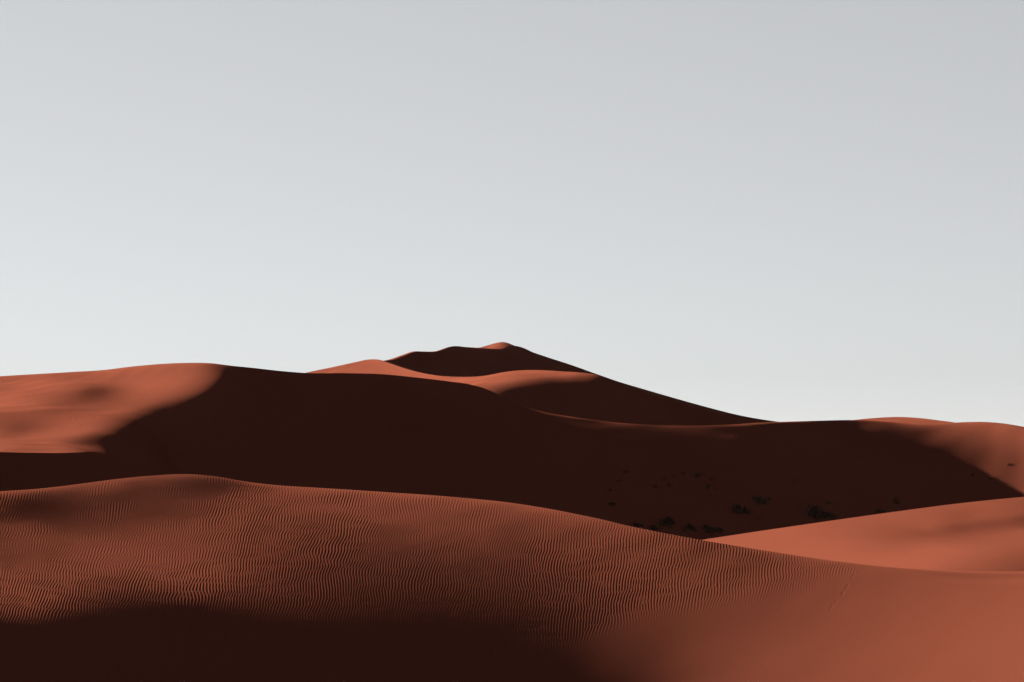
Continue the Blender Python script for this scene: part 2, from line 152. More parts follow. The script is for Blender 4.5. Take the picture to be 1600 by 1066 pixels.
[-1291,-1285,-1278,-1270,-1260,-1247,-1229,-1206,-1175,-1135,-1086,-1026,-955,-875,-789,-701,-619,-553,-512,-497,-487,-477,-455,-443,-418,-387,-357,-336,-338,-364,-403,-431,-457,-488,-528,-573,-623,-676,-743,-830,-923,-1011,-1090,-1158,-1216,-1266,-1309,-1346,-1377,-1400,-1417,-1425,-1426,-1419,-1402,-1378,-1348,-1315,-1287,-1264,-1248,-1240,-1236,-1236,-1237,-1240,-1243,-1246,-1248,-1250,-1252,-1254,-1255,-1256,-1257,-1258],
[-1290,-1284,-1278,-1270,-1260,-1247,-1230,-1208,-1178,-1140,-1093,-1035,-968,-892,-810,-728,-655,-599,-566,-549,-535,-522,-506,-489,-464,-435,-408,-393,-399,-427,-462,-495,-527,-564,-609,-661,-714,-766,-827,-902,-982,-1059,-1128,-1188,-1239,-1283,-1321,-1354,-1380,-1402,-1417,-1426,-1429,-1426,-1415,-1399,-1377,-1352,-1328,-1303,-1283,-1268,-1259,-1253,-1251,-1250,-1250,-1251,-1251,-1252,-1253,-1254,-1255,-1256,-1256,-1257],
[-1289,-1283,-1277,-1270,-1261,-1249,-1232,-1211,-1183,-1148,-1103,-1050,-987,-916,-840,-764,-697,-651,-628,-615,-600,-584,-566,-543,-513,-481,-454,-444,-460,-498,-541,-578,-613,-652,-698,-750,-802,-853,-909,-972,-1039,-1103,-1161,-1212,-1257,-1295,-1327,-1355,-1378,-1396,-1410,-1419,-1423,-1421,-1415,-1403,-1387,-1367,-1346,-1324,-1304,-1287,-1275,-1266,-1261,-1257,-1255,-1255,-1254,-1254,-1254,-1255,-1255,-1255,-1256,-1256],
[-1288,-1282,-1277,-1270,-1261,-1250,-1235,-1216,-1190,-1158,-1117,-1068,-1011,-947,-877,-808,-746,-709,-698,-690,-674,-655,-635,-607,-572,-538,-511,-504,-529,-578,-627,-668,-706,-746,-790,-838,-886,-933,-983,-1035,-1090,-1142,-1190,-1232,-1270,-1301,-1329,-1351,-1371,-1386,-1398,-1406,-1410,-1409,-1405,-1396,-1384,-1368,-1350,-1332,-1313,-1297,-1285,-1275,-1268,-1263,-1260,-1257,-1256,-1255,-1255,-1255,-1255,-1255,-1255,-1255],
[-1286,-1281,-1276,-1270,-1262,-1252,-1239,-1222,-1199,-1170,-1134,-1091,-1040,-984,-924,-865,-814,-783,-774,-767,-752,-732,-711,-683,-649,-618,-596,-593,-619,-666,-715,-758,-797,-837,-877,-920,-962,-1004,-1047,-1090,-1134,-1176,-1214,-1249,-1279,-1304,-1326,-1345,-1360,-1373,-1382,-1389,-1393,-1393,-1390,-1383,-1373,-1361,-1346,-1331,-1315,-1301,-1289,-1279,-1272,-1266,-1262,-1259,-1257,-1256,-1255,-1255,-1255,-1255,-1255,-1255],
[-1284,-1280,-1275,-1270,-1263,-1255,-1243,-1228,-1208,-1183,-1153,-1116,-1073,-1026,-977,-929,-890,-864,-852,-844,-831,-813,-793,-767,-739,-714,-699,-700,-723,-762,-805,-846,-884,-920,-957,-994,-1030,-1066,-1101,-1137,-1171,-1204,-1234,-1261,-1284,-1305,-1322,-1337,-1349,-1358,-1366,-1371,-1374,-1374,-1372,-1367,-1359,-1349,-1337,-1325,-1312,-1300,-1289,-1280,-1273,-1267,-1263,-1260,-1258,-1256,-1255,-1255,-1254,-1254,-1254,-1254],
[-1282,-1279,-1275,-1270,-1265,-1257,-1248,-1235,-1218,-1197,-1172,-1141,-1107,-1069,-1030,-993,-963,-942,-929,-919,-907,-893,-874,-854,-832,-814,-804,-808,-826,-857,-892,-928,-962,-995,-1027,-1058,-1089,-1118,-1147,-1175,-1201,-1226,-1249,-1270,-1288,-1303,-1316,-1327,-1336,-1343,-1349,-1353,-1355,-1355,-1353,-1349,-1343,-1335,-1326,-1316,-1305,-1295,-1286,-1279,-1272,-1267,-1263,-1260,-1258,-1256,-1255,-1254,-1254,-1254,-1253,-1253],
[-1280,-1277,-1274,-1270,-1265,-1260,-1252,-1241,-1228,-1211,-1191,-1166,-1139,-1110,-1080,-1052,-1029,-1012,-1000,-990,-980,-967,-952,-936,-920,-908,-902,-906,-921,-945,-973,-1003,-1032,-1060,-1087,-1113,-1138,-1161,-1184,-1205,-1225,-1244,-1261,-1276,-1289,-1300,-1309,-1317,-1324,-1329,-1333,-1335,-1337,-1336,-1335,-1332,-1327,-1321,-1314,-1306,-1297,-1289,-1282,-1276,-1270,-1265,-1262,-1259,-1257,-1256,-1255,-1254,-1253,-1253,-1253,-1253],
[-1278,-1275,-1273,-1270,-1266,-1262,-1255,-1247,-1237,-1224,-1208,-1189,-1168,-1146,-1124,-1104,-1086,-1073,-1062,-1054,-1045,-1035,-1023,-1011,-1000,-991,-988,-992,-1004,-1022,-1045,-1068,-1092,-1115,-1137,-1158,-1177,-1195,-1213,-1229,-1243,-1257,-1269,-1279,-1288,-1296,-1302,-1308,-1312,-1315,-1318,-1319,-1320,-1320,-1318,-1316,-1312,-1307,-1302,-1295,-1289,-1283,-1277,-1272,-1267,-1263,-1260,-1258,-1256,-1255,-1254,-1253,-1253,-1253,-1252,-1252],
[-1275,-1274,-1272,-1269,-1267,-1263,-1259,-1253,-1245,-1235,-1223,-1209,-1194,-1178,-1162,-1147,-1134,-1124,-1116,-1108,-1101,-1093,-1085,-1076,-1068,-1063,-1061,-1065,-1074,-1088,-1105,-1123,-1142,-1160,-1177,-1193,-1208,-1222,-1235,-1246,-1256,-1266,-1274,-1281,-1287,-1291,-1295,-1299,-1301,-1303,-1304,-1305,-1305,-1305,-1303,-1301,-1298,-1295,-1291,-1286,-1281,-1276,-1272,-1268,-1264,-1261,-1259,-1257,-1255,-1254,-1253,-1253,-1252,-1252,-1252,-1252],
[-1273,-1272,-1270,-1269,-1267,-1264,-1261,-1257,-1251,-1244,-1236,-1226,-1215,-1204,-1193,-1182,-1173,-1166,-1159,-1154,-1148,-1142,-1136,-1130,-1125,-1121,-1121,-1124,-1131,-1142,-1154,-1168,-1182,-1196,-1209,-1221,-1232,-1242,-1251,-1259,-1265,-1271,-1276,-1281,-1284,-1287,-1289,-1290,-1292,-1292,-1293,-1293,-1293,-1292,-1291,-1289,-1287,-1284,-1281,-1277,-1274,-1270,-1267,-1264,-1261,-1259,-1257,-1255,-1254,-1253,-1253,-1252,-1252,-1252,-1251,-1251],
[-1271,-1270,-1269,-1268,-1266,-1265,-1263,-1260,-1256,-1252,-1246,-1239,-1232,-1225,-1217,-1210,-1204,-1199,-1194,-1190,-1186,-1182,-1178,-1174,-1170,-1168,-1168,-1171,-1176,-1184,-1193,-1203,-1213,-1223,-1233,-1241,-1249,-1256,-1262,-1267,-1271,-1274,-1277,-1279,-1281,-1282,-1283,-1283,-1283,-1283,-1283,-1283,-1282,-1281,-1280,-1279,-1277,-1275,-1273,-1270,-1268,-1265,-1262,-1260,-1258,-1256,-1255,-1254,-1253,-1252,-1252,-1252,-1251,-1251,-1251,-1251],
[-1268,-1267,-1267,-1266,-1266,-1265,-1264,-1262,-1260,-1257,-1254,-1250,-1245,-1240,-1236,-1231,-1227,-1224,-1221,-1218,-1216,-1213,-1210,-1207,-1205,-1204,-1205,-1207,-1210,-1216,-1222,-1229,-1237,-1244,-1250,-1256,-1261,-1265,-1269,-1272,-1274,-1275,-1277,-1277,-1277,-1277,-1277,-1276,-1276,-1275,-1275,-1274,-1273,-1272,-1271,-1270,-1269,-1268,-1266,-1264,-1262,-1260,-1259,-1257,-1256,-1255,-1254,-1253,-1252,-1252,-1251,-1251,-1251,-1251,-1251,-1251],
[-1266,-1265,-1265,-1265,-1265,-1265,-1264,-1264,-1263,-1261,-1259,-1257,-1254,-1252,-1249,-1246,-1244,-1242,-1241,-1239,-1238,-1236,-1234,-1233,-1231,-1231,-1231,-1233,-1235,-1239,-1244,-1248,-1253,-1258,-1262,-1266,-1269,-1271,-1273,-1274,-1275,-1275,-1275,-1274,-1274,-1273,-1272,-1271,-1270,-1269,-1268,-1267,-1266,-1265,-1265,-1264,-1263,-1262,-1260,-1259,-1258,-1257,-1256,-1255,-1254,-1253,-1252,-1252,-1251,-1251,-1251,-1251,-1251,-1251,-1251,-1251],
[-1263,-1263,-1263,-1264,-1264,-1264,-1264,-1264,-1264,-1264,-1263,-1262,-1261,-1259,-1258,-1257,-1256,-1255,-1255,-1254,-1253,-1252,-1251,-1251,-1250,-1250,-1250,-1251,-1253,-1255,-1258,-1261,-1264,-1267,-1270,-1272,-1273,-1274,-1275,-1275,-1274,-1274,-1273,-1271,-1270,-1269,-1267,-1266,-1265,-1264,-1262,-1262,-1261,-1260,-1259,-1259,-1258,-1257,-1256,-1256,-1255,-1254,-1253,-1253,-1252,-1252,-1251,-1251,-1251,-1251,-1251,-1251,-1251,-1251,-1251,-1251],
[-1261,-1261,-1262,-1262,-1262,-1263,-1264,-1264,-1264,-1265,-1265,-1265,-1265,-1264,-1264,-1264,-1264,-1264,-1264,-1264,-1264,-1264,-1263,-1263,-1263,-1263,-1263,-1264,-1265,-1266,-1268,-1270,-1271,-1273,-1274,-1275,-1275,-1275,-1275,-1274,-1273,-1271,-1270,-1268,-1267,-1265,-1263,-1262,-1261,-1259,-1258,-1257,-1256,-1256,-1255,-1255,-1254,-1254,-1253,-1253,-1252,-1252,-1251,-1251,-1251,-1251,-1251,-1250,-1250,-1250,-1250,-1250,-1251,-1251,-1251,-1251],
[-1259,-1259,-1260,-1260,-1261,-1262,-1262,-1263,-1264,-1265,-1265,-1266,-1267,-1267,-1268,-1268,-1269,-1269,-1270,-1270,-1270,-1270,-1271,-1271,-1270,-1271,-1271,-1271,-1272,-1272,-1273,-1274,-1275,-1275,-1276,-1276,-1275,-1274,-1273,-1272,-1271,-1269,-1267,-1265,-1263,-1262,-1260,-1258,-1257,-1256,-1255,-1254,-1253,-1253,-1252,-1252,-1251,-1251,-1251,-1251,-1250,-1250,-1250,-1250,-1250,-1250,-1250,-1250,-1250,-1250,-1250,-1250,-1251,-1251,-1251,-1251],
[-1257,-1257,-1258,-1259,-1259,-1260,-1261,-1262,-1263,-1264,-1265,-1266,-1267,-1268,-1269,-1270,-1271,-1272,-1273,-1273,-1274,-1274,-1275,-1275,-1275,-1275,-1275,-1275,-1275,-1276,-1276,-1276,-1276,-1276,-1276,-1275,-1274,-1273,-1271,-1270,-1268,-1266,-1264,-1262,-1261,-1259,-1257,-1256,-1254,-1253,-1252,-1251,-1251,-1250,-1250,-1250,-1249,-1249,-1249,-1249,-1249,-1249,-1249,-1249,-1249,-1250,-1250,-1250,-1250,-1250,-1250,-1250,-1251,-1251,-1251,-1251],
[-1255,-1255,-1256,-1257,-1258,-1259,-1260,-1261,-1262,-1263,-1264,-1266,-1267,-1268,-1269,-1271,-1272,-1273,-1274,-1275,-1275,-1276,-1276,-1277,-1277,-1277,-1277,-1277,-1277,-1277,-1276,-1276,-1276,-1275,-1274,-1273,-1272,-1271,-1269,-1267,-1265,-1263,-1261,-1260,-1258,-1256,-1255,-1253,-1252,-1251,-1250,-1249,-1249,-1248,-1248,-1248,-1248,-1248,-1248,-1248,-1248,-1248,-1249,-1249,-1249,-1249,-1249,-1250,-1250,-1250,-1250,-1250,-1251,-1251,-1251,-1251],
[-1253,-1254,-1254,-1255,-1256,-1257,-1258,-1259,-1261,-1262,-1263,-1265,-1266,-1267,-1269,-1270,-1271,-1273,-1274,-1275,-1276,-1276,-1277,-1277,-1277,-1277,-1277,-1277,-1277,-1276,-1276,-1275,-1274,-1273,-1272,-1271,-1270,-1268,-1266,-1264,-1262,-1261,-1259,-1257,-1255,-1254,-1252,-1251,-1250,-1249,-1248,-1248,-1247,-1247,-1247,-1247,-1247,-1247,-1247,-1247,-1247,-1248,-1248,-1248,-1249,-1249,-1249,-1250,-1250,-1250,-1250,-1250,-1251,-1251,-1251,-1251],
[-1251,-1252,-1253,-1254,-1255,-1256,-1257,-1258,-1259,-1260,-1262,-1263,-1265,-1266,-1268,-1269,-1271,-1272,-1273,-1274,-1275,-1276,-1276,-1276,-1277,-1277,-1276,-1276,-1276,-1275,-1274,-1273,-1272,-1271,-1270,-1268,-1267,-1265,-1263,-1262,-1260,-1258,-1256,-1254,-1253,-1251,-1250,-1249,-1248,-1247,-1247,-1246,-1246,-1246,-1246,-1246,-1246,-1246,-1246,-1247,-1247,-1247,-1248,-1248,-1248,-1249,-1249,-1249,-1250,-1250,-1250,-1250,-1251,-1251,-1251,-1251],
[-1250,-1250,-1251,-1252,-1253,-1254,-1255,-1256,-1258,-1259,-1260,-1262,-1263,-1265,-1266,-1268,-1269,-1271,-1272,-1273,-1274,-1274,-1275,-1275,-1275,-1275,-1275,-1275,-1274,-1273,-1272,-1271,-1270,-1269,-1267,-1266,-1264,-1262,-1261,-1259,-1257,-1255,-1254,-1252,-1251,-1249,-1248,-1247,-1246,-1246,-1245,-1245,-1245,-1245,-1245,-1245,-1245,-1245,-1246,-1246,-1246,-1247,-1247,-1248,-1248,-1249,-1249,-1249,-1250,-1250,-1250,-1251,-1251,-1251,-1251,-1251],
[-1248,-1249,-1250,-1250,-1251,-1252,-1253,-1255,-1256,-1257,-1259,-1260,-1262,-1263,-1265,-1266,-1268,-1269,-1270,-1272,-1272,-1273,-1274,-1274,-1274,-1274,-1274,-1273,-1272,-1272,-1271,-1269,-1268,-1267,-1265,-1263,-1261,-1260,-1258,-1256,-1254,-1253,-1251,-1250,-1248,-1247,-1246,-1245,-1245,-1244,-1244,-1243,-1243,-1243,-1244,-1244,-1244,-1245,-1245,-1246,-1246,-1247,-1247,-1248,-1248,-1249,-1249,-1249,-1250,-1250,-1250,-1251,-1251,-1251,-1251,-1251]]),
  'B': dict(x0=2, y0=72, h=1.3, nx=39, ny=60, q=0.005,
    crest=[(0.05122, 113.0, -6.503), (0.07684, 114.4, -5.963), (0.09447, 115.4, -5.684), (0.1121, 117.0, -5.445), (0.12813, 118.5, -5.231), (0.1602, 121.0, -4.782), (0.19228, 124.0, -4.346), (0.22437, 126.5, -3.908), (0.25647, 128.0, -3.545), (0.28856, 129.0, -3.263), (0.32065, 130.0, -3.081)],
    foot=[(0.0769, 113.2), (0.0846, 113.4), (0.0923, 113.7), (0.1, 113.4), (0.1077, 112.2), (0.1154, 110.8), (0.1231, 109.5), (0.1307, 108.2), (0.1384, 107.0), (0.1461, 106.1), (0.1538, 104.8), (0.1615, 103.7), (0.1692, 102.9), (0.1769, 102.0), (0.1846, 101.1), (0.1923, 100.4), (0.2, 99.8), (0.2077, 99.1), (0.2153, 98.6), (0.223, 98.2), (0.2307, 98.1), (0.2384, 98.0), (0.2461, 98.1), (0.2538, 98.3), (0.2615, 98.5), (0.2692, 99.0), (0.2769, 99.6)],
    c=[
[-1251,-1552,-1840,-2085,-2238,-2273,-2236,-2178,-2121,-2072,-2031,-1996,-1968,-1950,-1932,-1885,-1782,-1639,-1494,-1368,-1274,-1212,-1177,-1163,-1161,-1167,-1176,-1186,-1194,-1201,-1205,-1208,-1210,-1211,-1211,-1211,-1211,-1210,-1210],
[-1316,-1633,-1946,-2224,-2397,-2410,-2350,-2281,-2221,-2168,-2125,-2084,-2048,-2032,-2024,-1993,-1882,-1720,-1556,-1415,-1309,-1237,-1195,-1175,-1170,-1173,-1180,-1188,-1196,-1202,-1206,-1209,-1210,-1211,-1211,-1211,-1211,-1210,-1210],
[-1363,-1689,-2018,-2321,-2504,-2485,-2405,-2332,-2272,-2216,-2174,-2129,-2084,-2066,-2068,-2062,-1957,-1785,-1608,-1456,-1340,-1260,-1211,-1186,-1177,-1178,-1183,-1190,-1197,-1202,-1206,-1209,-1210,-1211,-1211,-1211,-1211,-1210,-1210],
[-1381,-1703,-2025,-2310,-2463,-2434,-2360,-2289,-2231,-2174,-2133,-2090,-2042,-2018,-2015,-2026,-1965,-1815,-1644,-1488,-1366,-1280,-1225,-1196,-1183,-1181,-1185,-1191,-1197,-1202,-1206,-1209,-1210,-1211,-1211,-1211,-1211,-1210,-1210],
[-1374,-1686,-1993,-2260,-2406,-2388,-2323,-2253,-2194,-2137,-2094,-2055,-2006,-1976,-1966,-1977,-1949,-1827,-1667,-1513,-1388,-1297,-1238,-1204,-1188,-1184,-1186,-1191,-1197,-1202,-1206,-1208,-1210,-1211,-1211,-1211,-1211,-1210,-1210],
[-1353,-1653,-1947,-2206,-2359,-2354,-2293,-2221,-2163,-2106,-2061,-2023,-1976,-1941,-1928,-1932,-1925,-1830,-1682,-1533,-1406,-1312,-1249,-1211,-1193,-1186,-1187,-1192,-1197,-1202,-1205,-1208,-1210,-1210,-1211,-1211,-1211,-1210,-1210],
[-1325,-1615,-1899,-2152,-2312,-2316,-2258,-2188,-2129,-2073,-2026,-1989,-1944,-1905,-1889,-1887,-1892,-1825,-1693,-1549,-1423,-1326,-1259,-1218,-1197,-1189,-1188,-1192,-1196,-1201,-1205,-1208,-1209,-1210,-1211,-1211,-1211,-1210,-1210],
[-1298,-1576,-1850,-2099,-2264,-2277,-2224,-2155,-2094,-2040,-1991,-1954,-1913,-1869,-1850,-1843,-1853,-1812,-1699,-1562,-1438,-1339,-1269,-1225,-1201,-1191,-1189,-1192,-1196,-1201,-1204,-1207,-1209,-1210,-1210,-1211,-1211,-1210,-1210],
[-1272,-1539,-1804,-2047,-2216,-2238,-2189,-2122,-2060,-2007,-1956,-1919,-1881,-1836,-1811,-1802,-1809,-1791,-1698,-1572,-1451,-1351,-1279,-1232,-1206,-1193,-1190,-1192,-1196,-1200,-1204,-1207,-1209,-1210,-1210,-1210,-1211,-1210,-1210],
[-1249,-1505,-1760,-1997,-2168,-2198,-2154,-2088,-2026,-1974,-1922,-1884,-1848,-1803,-1773,-1763,-1763,-1762,-1692,-1578,-1461,-1362,-1289,-1239,-1210,-1196,-1192,-1192,-1196,-1200,-1203,-1206,-1208,-1209,-1210,-1210,-1210,-1210,-1210],
[-1229,-1474,-1719,-1949,-2119,-2157,-2118,-2055,-1991,-1941,-1888,-1849,-1814,-1770,-1736,-1723,-1719,-1725,-1678,-1579,-1469,-1372,-1297,-1246,-1215,-1199,-1193,-1193,-1196,-1199,-1203,-1206,-1208,-1209,-1210,-1210,-1210,-1210,-1210],
[-1213,-1446,-1680,-1901,-2070,-2116,-2081,-2021,-1957,-1907,-1854,-1813,-1780,-1738,-1700,-1684,-1677,-1684,-1658,-1574,-1473,-1379,-1305,-1252,-1220,-1202,-1195,-1194,-1196,-1199,-1202,-1205,-1207,-1209,-1210,-1210,-1210,-1210,-1211],
[-1199,-1420,-1643,-1855,-2021,-2075,-2044,-1987,-1923,-1872,-1821,-1778,-1745,-1706,-1665,-1645,-1636,-1640,-1630,-1564,-1472,-1383,-1310,-1258,-1224,-1205,-1196,-1194,-1196,-1199,-1202,-1205,-1207,-1209,-1209,-1210,-1210,-1210,-1211],
[-1188,-1397,-1607,-1809,-1972,-2033,-2007,-1952,-1889,-1837,-1787,-1743,-1709,-1673,-1631,-1606,-1597,-1595,-1596,-1548,-1467,-1384,-1314,-1262,-1228,-1208,-1198,-1195,-1196,-1199,-1202,-1204,-1207,-1208,-1209,-1210,-1210,-1210,-1211],
[-1178,-1375,-1573,-1765,-1924,-1990,-1969,-1918,-1856,-1802,-1754,-1708,-1673,-1640,-1597,-1568,-1558,-1552,-1558,-1526,-1458,-1381,-1315,-1265,-1231,-1211,-1200,-1197,-1197,-1199,-1201,-1204,-1206,-1208,-1209,-1210,-1210,-1210,-1211],
[-1170,-1355,-1541,-1723,-1876,-1947,-1930,-1883,-1822,-1767,-1721,-1673,-1637,-1606,-1565,-1531,-1518,-1511,-1515,-1499,-1443,-1375,-1314,-1267,-1234,-1214,-1203,-1198,-1198,-1199,-1201,-1204,-1206,-1207,-1209,-1209,-1210,-1210,-1211],
[-1164,-1336,-1510,-1682,-1829,-1904,-1891,-1848,-1787,-1732,-1687,-1638,-1602,-1571,-1532,-1495,-1478,-1471,-1472,-1467,-1423,-1365,-1311,-1268,-1238,-1218,-1207,-1201,-1199,-1200,-1201,-1203,-1205,-1207,-1208,-1209,-1210,-1210,-1211],
[-1160,-1319,-1481,-1642,-1783,-1860,-1851,-1812,-1753,-1696,-1653,-1603,-1566,-1535,-1499,-1460,-1440,-1432,-1429,-1430,-1397,-1351,-1307,-1271,-1244,-1225,-1212,-1205,-1202,-1201,-1202,-1203,-1205,-1207,-1208,-1209,-1209,-1210,-1211],
[-1156,-1304,-1454,-1605,-1738,-1817,-1811,-1776,-1718,-1662,-1618,-1569,-1530,-1499,-1466,-1425,-1399,-1390,-1382,-1383,-1365,-1336,-1307,-1279,-1255,-1235,-1221,-1211,-1206,-1203,-1203,-1204,-1205,-1206,-1207,-1208,-1209,-1210,-1210],
[-1154,-1290,-1429,-1569,-1694,-1773,-1771,-1740,-1684,-1627,-1582,-1535,-1495,-1463,-1431,-1390,-1361,-1349,-1341,-1342,-1344,-1332,-1318,-1296,-1273,-1250,-1232,-1219,-1211,-1206,-1204,-1204,-1205,-1206,-1207,-1208,-1209,-1210,-1210],
[-1153,-1278,-1406,-1534,-1652,-1729,-1731,-1703,-1649,-1592,-1546,-1501,-1459,-1427,-1396,-1365,-1350,-1349,-1356,-1364,-1369,-1350,-1344,-1324,-1297,-1269,-1246,-1229,-1217,-1210,-1206,-1205,-1205,-1206,-1207,-1208,-1209,-1209,-1210],
[-1153,-1267,-1383,-1501,-1611,-1685,-1690,-1666,-1614,-1558,-1510,-1467,-1423,-1391,-1356,-1332,-1313,-1306,-1303,-1318,-1349,-1369,-1377,-1355,-1323,-1290,-1261,-1239,-1224,-1214,-1208,-1206,-1205,-1205,-1206,-1207,-1208,-1209,-1210],
[-1154,-1257,-1362,-1470,-1571,-1642,-1649,-1628,-1578,-1523,-1474,-1433,-1387,-1358,-1324,-1301,-1275,-1262,-1259,-1277,-1303,-1344,-1383,-1371,-1341,-1307,-1275,-1249,-1230,-1218,-1211,-1207,-1206,-1205,-1206,-1207,-1208,-1209,-1209],
[-1156,-1249,-1343,-1440,-1532,-1598,-1608,-1589,-1543,-1489,-1439,-1398,-1350,-1322,-1297,-1271,-1242,-1227,-1227,-1240,-1277,-1310,-1351,-1367,-1349,-1318,-1285,-1258,-1237,-1222,-1213,-1208,-1206,-1206,-1206,-1207,-1208,-1208,-1209],
[-1159,-1241,-1325,-1412,-1494,-1555,-1566,-1550,-1507,-1454,-1403,-1362,-1320,-1295,-1271,-1244,-1218,-1203,-1201,-1218,-1247,-1280,-1319,-1359,-1351,-1324,-1293,-1265,-1242,-1226,-1216,-1210,-1207,-1206,-1206,-1207,-1207,-1208,-1209],
[-1164,-1236,-1310,-1386,-1458,-1513,-1525,-1510,-1472,-1419,-1366,-1319,-1292,-1268,-1244,-1218,-1198,-1186,-1187,-1198,-1221,-1253,-1294,-1343,-1346,-1326,-1298,-1270,-1247,-1230,-1219,-1212,-1208,-1206,-1206,-1206,-1207,-1208,-1208],
[-1172,-1234,-1298,-1362,-1424,-1472,-1483,-1470,-1436,-1385,-1329,-1289,-1265,-1240,-1215,-1196,-1184,-1178,-1174,-1180,-1199,-1233,-1274,-1322,-1337,-1325,-1301,-1274,-1251,-1233,-1221,-1213,-1209,-1207,-1207,-1207,-1207,-1208,-1208],
[-1182,-1236,-1290,-1343,-1393,-1431,-1441,-1430,-1402,-1347,-1289,-1261,-1238,-1209,-1188,-1179,-1175,-1169,-1161,-1167,-1185,-1218,-1256,-1302,-1330,-1323,-1301,-1276,-1253,-1236,-1223,-1215,-1211,-1208,-1207,-1207,-1207,-1207,-1208],
[-1196,-1242,-1287,-1330,-1367,-1393,-1399,-1390,-1366,-1299,-1257,-1233,-1206,-1181,-1168,-1165,-1165,-1157,-1152,-1160,-1177,-1203,-1238,-1278,-1321,-1317,-1297,-1275,-1254,-1237,-1225,-1217,-1212,-1209,-1208,-1208,-1208,-1208,-1208],
[-1214,-1254,-1292,-1324,-1346,-1358,-1357,-1351,-1329,-1255,-1228,-1202,-1177,-1159,-1151,-1147,-1150,-1145,-1149,-1155,-1170,-1191,-1220,-1257,-1294,-1297,-1285,-1268,-1251,-1237,-1226,-1219,-1214,-1211,-1209,-1209,-1208,-1208,-1208],
[-1233,-1269,-1302,-1327,-1335,-1329,-1318,-1311,-1281,-1224,-1195,-1173,-1155,-1142,-1131,-1126,-1134,-1140,-1142,-1150,-1164,-1178,-1203,-1228,-1246,-1265,-1266,-1257,-1246,-1236,-1227,-1221,-1216,-1213,-1211,-1210,-1209,-1209,-1209],
[-1251,-1284,-1316,-1336,-1329,-1305,-1282,-1264,-1222,-1188,-1166,-1150,-1138,-1122,-1109,-1106,-1119,-1130,-1135,-1147,-1155,-1168,-1179,-1187,-1203,-1234,-1244,-1244,-1239,-1233,-1227,-1222,-1218,-1215,-1213,-1212,-1211,-1211,-1211],
[-1262,-1292,-1323,-1342,-1318,-1280,-1246,-1207,-1185,-1162,-1144,-1133,-1116,-1099,-1089,-1090,-1102,-1118,-1127,-1137,-1147,-1151,-1144,-1149,-1171,-1202,-1220,-1229,-1231,-1229,-1226,-1223,-1220,-1218,-1216,-1215,-1214,-1213,-1213],
[-1262,-1286,-1308,-1316,-1283,-1250,-1214,-1186,-1160,-1140,-1126,-1112,-1093,-1078,-1073,-1073,-1083,-1098,-1111,-1126,-1129,-1122,-1114,-1121,-1143,-1164,-1196,-1213,-1221,-1223,-1224,-1223,-1222,-1220,-1219,-1218,-1217,-1217,-1217],
[-1254,-1269,-1280,-1277,-1250,-1217,-1188,-1161,-1140,-1124,-1109,-1091,-1072,-1063,-1056,-1055,-1063,-1072,-1093,-1097,-1099,-1093,-1094,-1097,-1108,-1142,-1179,-1197,-1207,-1214,-1218,-1221,-1222,-1222,-1222,-1221,-1221,-1221,-1221],
[-1242,-1250,-1254,-1248,-1228,-1202,-1177,-1145,-1121,-1106,-1093,-1072,-1059,-1046,-1040,-1037,-1038,-1045,-1046,-1051,-1063,-1073,-1076,-1064,-1090,-1124,-1155,-1171,-1185,-1198,-1209,-1216,-1221,-1223,-1224,-1224,-1225,-1226,-1227],
[-1231,-1235,-1235,-1229,-1214,-1194,-1171,-1143,-1117,-1091,-1075,-1060,-1040,-1031,-1021,-1015,-1011,-1011,-1012,-995,-1027,-1040,-1045,-1049,-1075,-1090,-1107,-1129,-1152,-1174,-1193,-1207,-1216,-1221,-1224,-1226,-1228,-1231,-1234],
[-1222,-1224,-1223,-1218,-1207,-1191,-1171,-1145,-1115,-1082,-1062,-1046,-1030,-1011,-1000,-991,-983,-982,-979,-967,-978,-994,-1019,-1036,-1038,-1049,-1058,-1078,-1110,-1142,-1170,-1191,-1206,-1216,-1222,-1226,-1231,-1236,-1242],
[-1216,-1217,-1216,-1212,-1204,-1192,-1175,-1152,-1124,-1091,-1060,-1027,-1008,-992,-977,-965,-958,-954,-946,-939,-946,-953,-977,-981,-996,-999,-997,-1017,-1060,-1104,-1141,-1169,-1189,-1203,-1214,-1222,-1230,-1239,-1249],
[-1213,-1213,-1213,-1210,-1205,-1196,-1182,-1164,-1139,-1108,-1073,-1033,-996,-968,-952,-942,-934,-926,-917,-914,-912,-934,-922,-912,-941,-935,-957,-972,-1014,-1061,-1103,-1136,-1162,-1181,-1197,-1211,-1225,-1239,-1254],
[-1211,-1212,-1212,-1210,-1207,-1201,-1191,-1176,-1156,-1129,-1096,-1057,-1014,-972,-934,-918,-908,-902,-893,-884,-884,-893,-881,-879,-874,-896,-917,-929,-963,-1009,-1052,-1089,-1119,-1145,-1168,-1191,-1212,-1234,-1256],
[-1211,-1211,-1212,-1211,-1210,-1206,-1199,-1189,-1173,-1152,-1124,-1089,-1048,-1004,-958,-920,-888,-875,-866,-860,-853,-848,-847,-835,-845,-856,-867,-872,-898,-942,-986,-1024,-1057,-1090,-1124,-1158,-1191,-1222,-1254],
[-1210,-1211,-1212,-1212,-1212,-1210,-1206,-1200,-1189,-1173,-1151,-1123,-1088,-1047,-1002,-955,-908,-866,-841,-828,-822,-817,-806,-802,-803,-810,-813,-819,-828,-865,-903,-937,-972,-1013,-1062,-1112,-1160,-1205,-1248],
[-1210,-1211,-1212,-1213,-1214,-1213,-1212,-1208,-1201,-1191,-1175,-1154,-1127,-1093,-1053,-1007,-956,-904,-854,-810,-788,-778,-774,-767,-762,-760,-760,-763,-762,-785,-809,-831,-863,-915,-984,-1057,-1124,-1183,-1239],
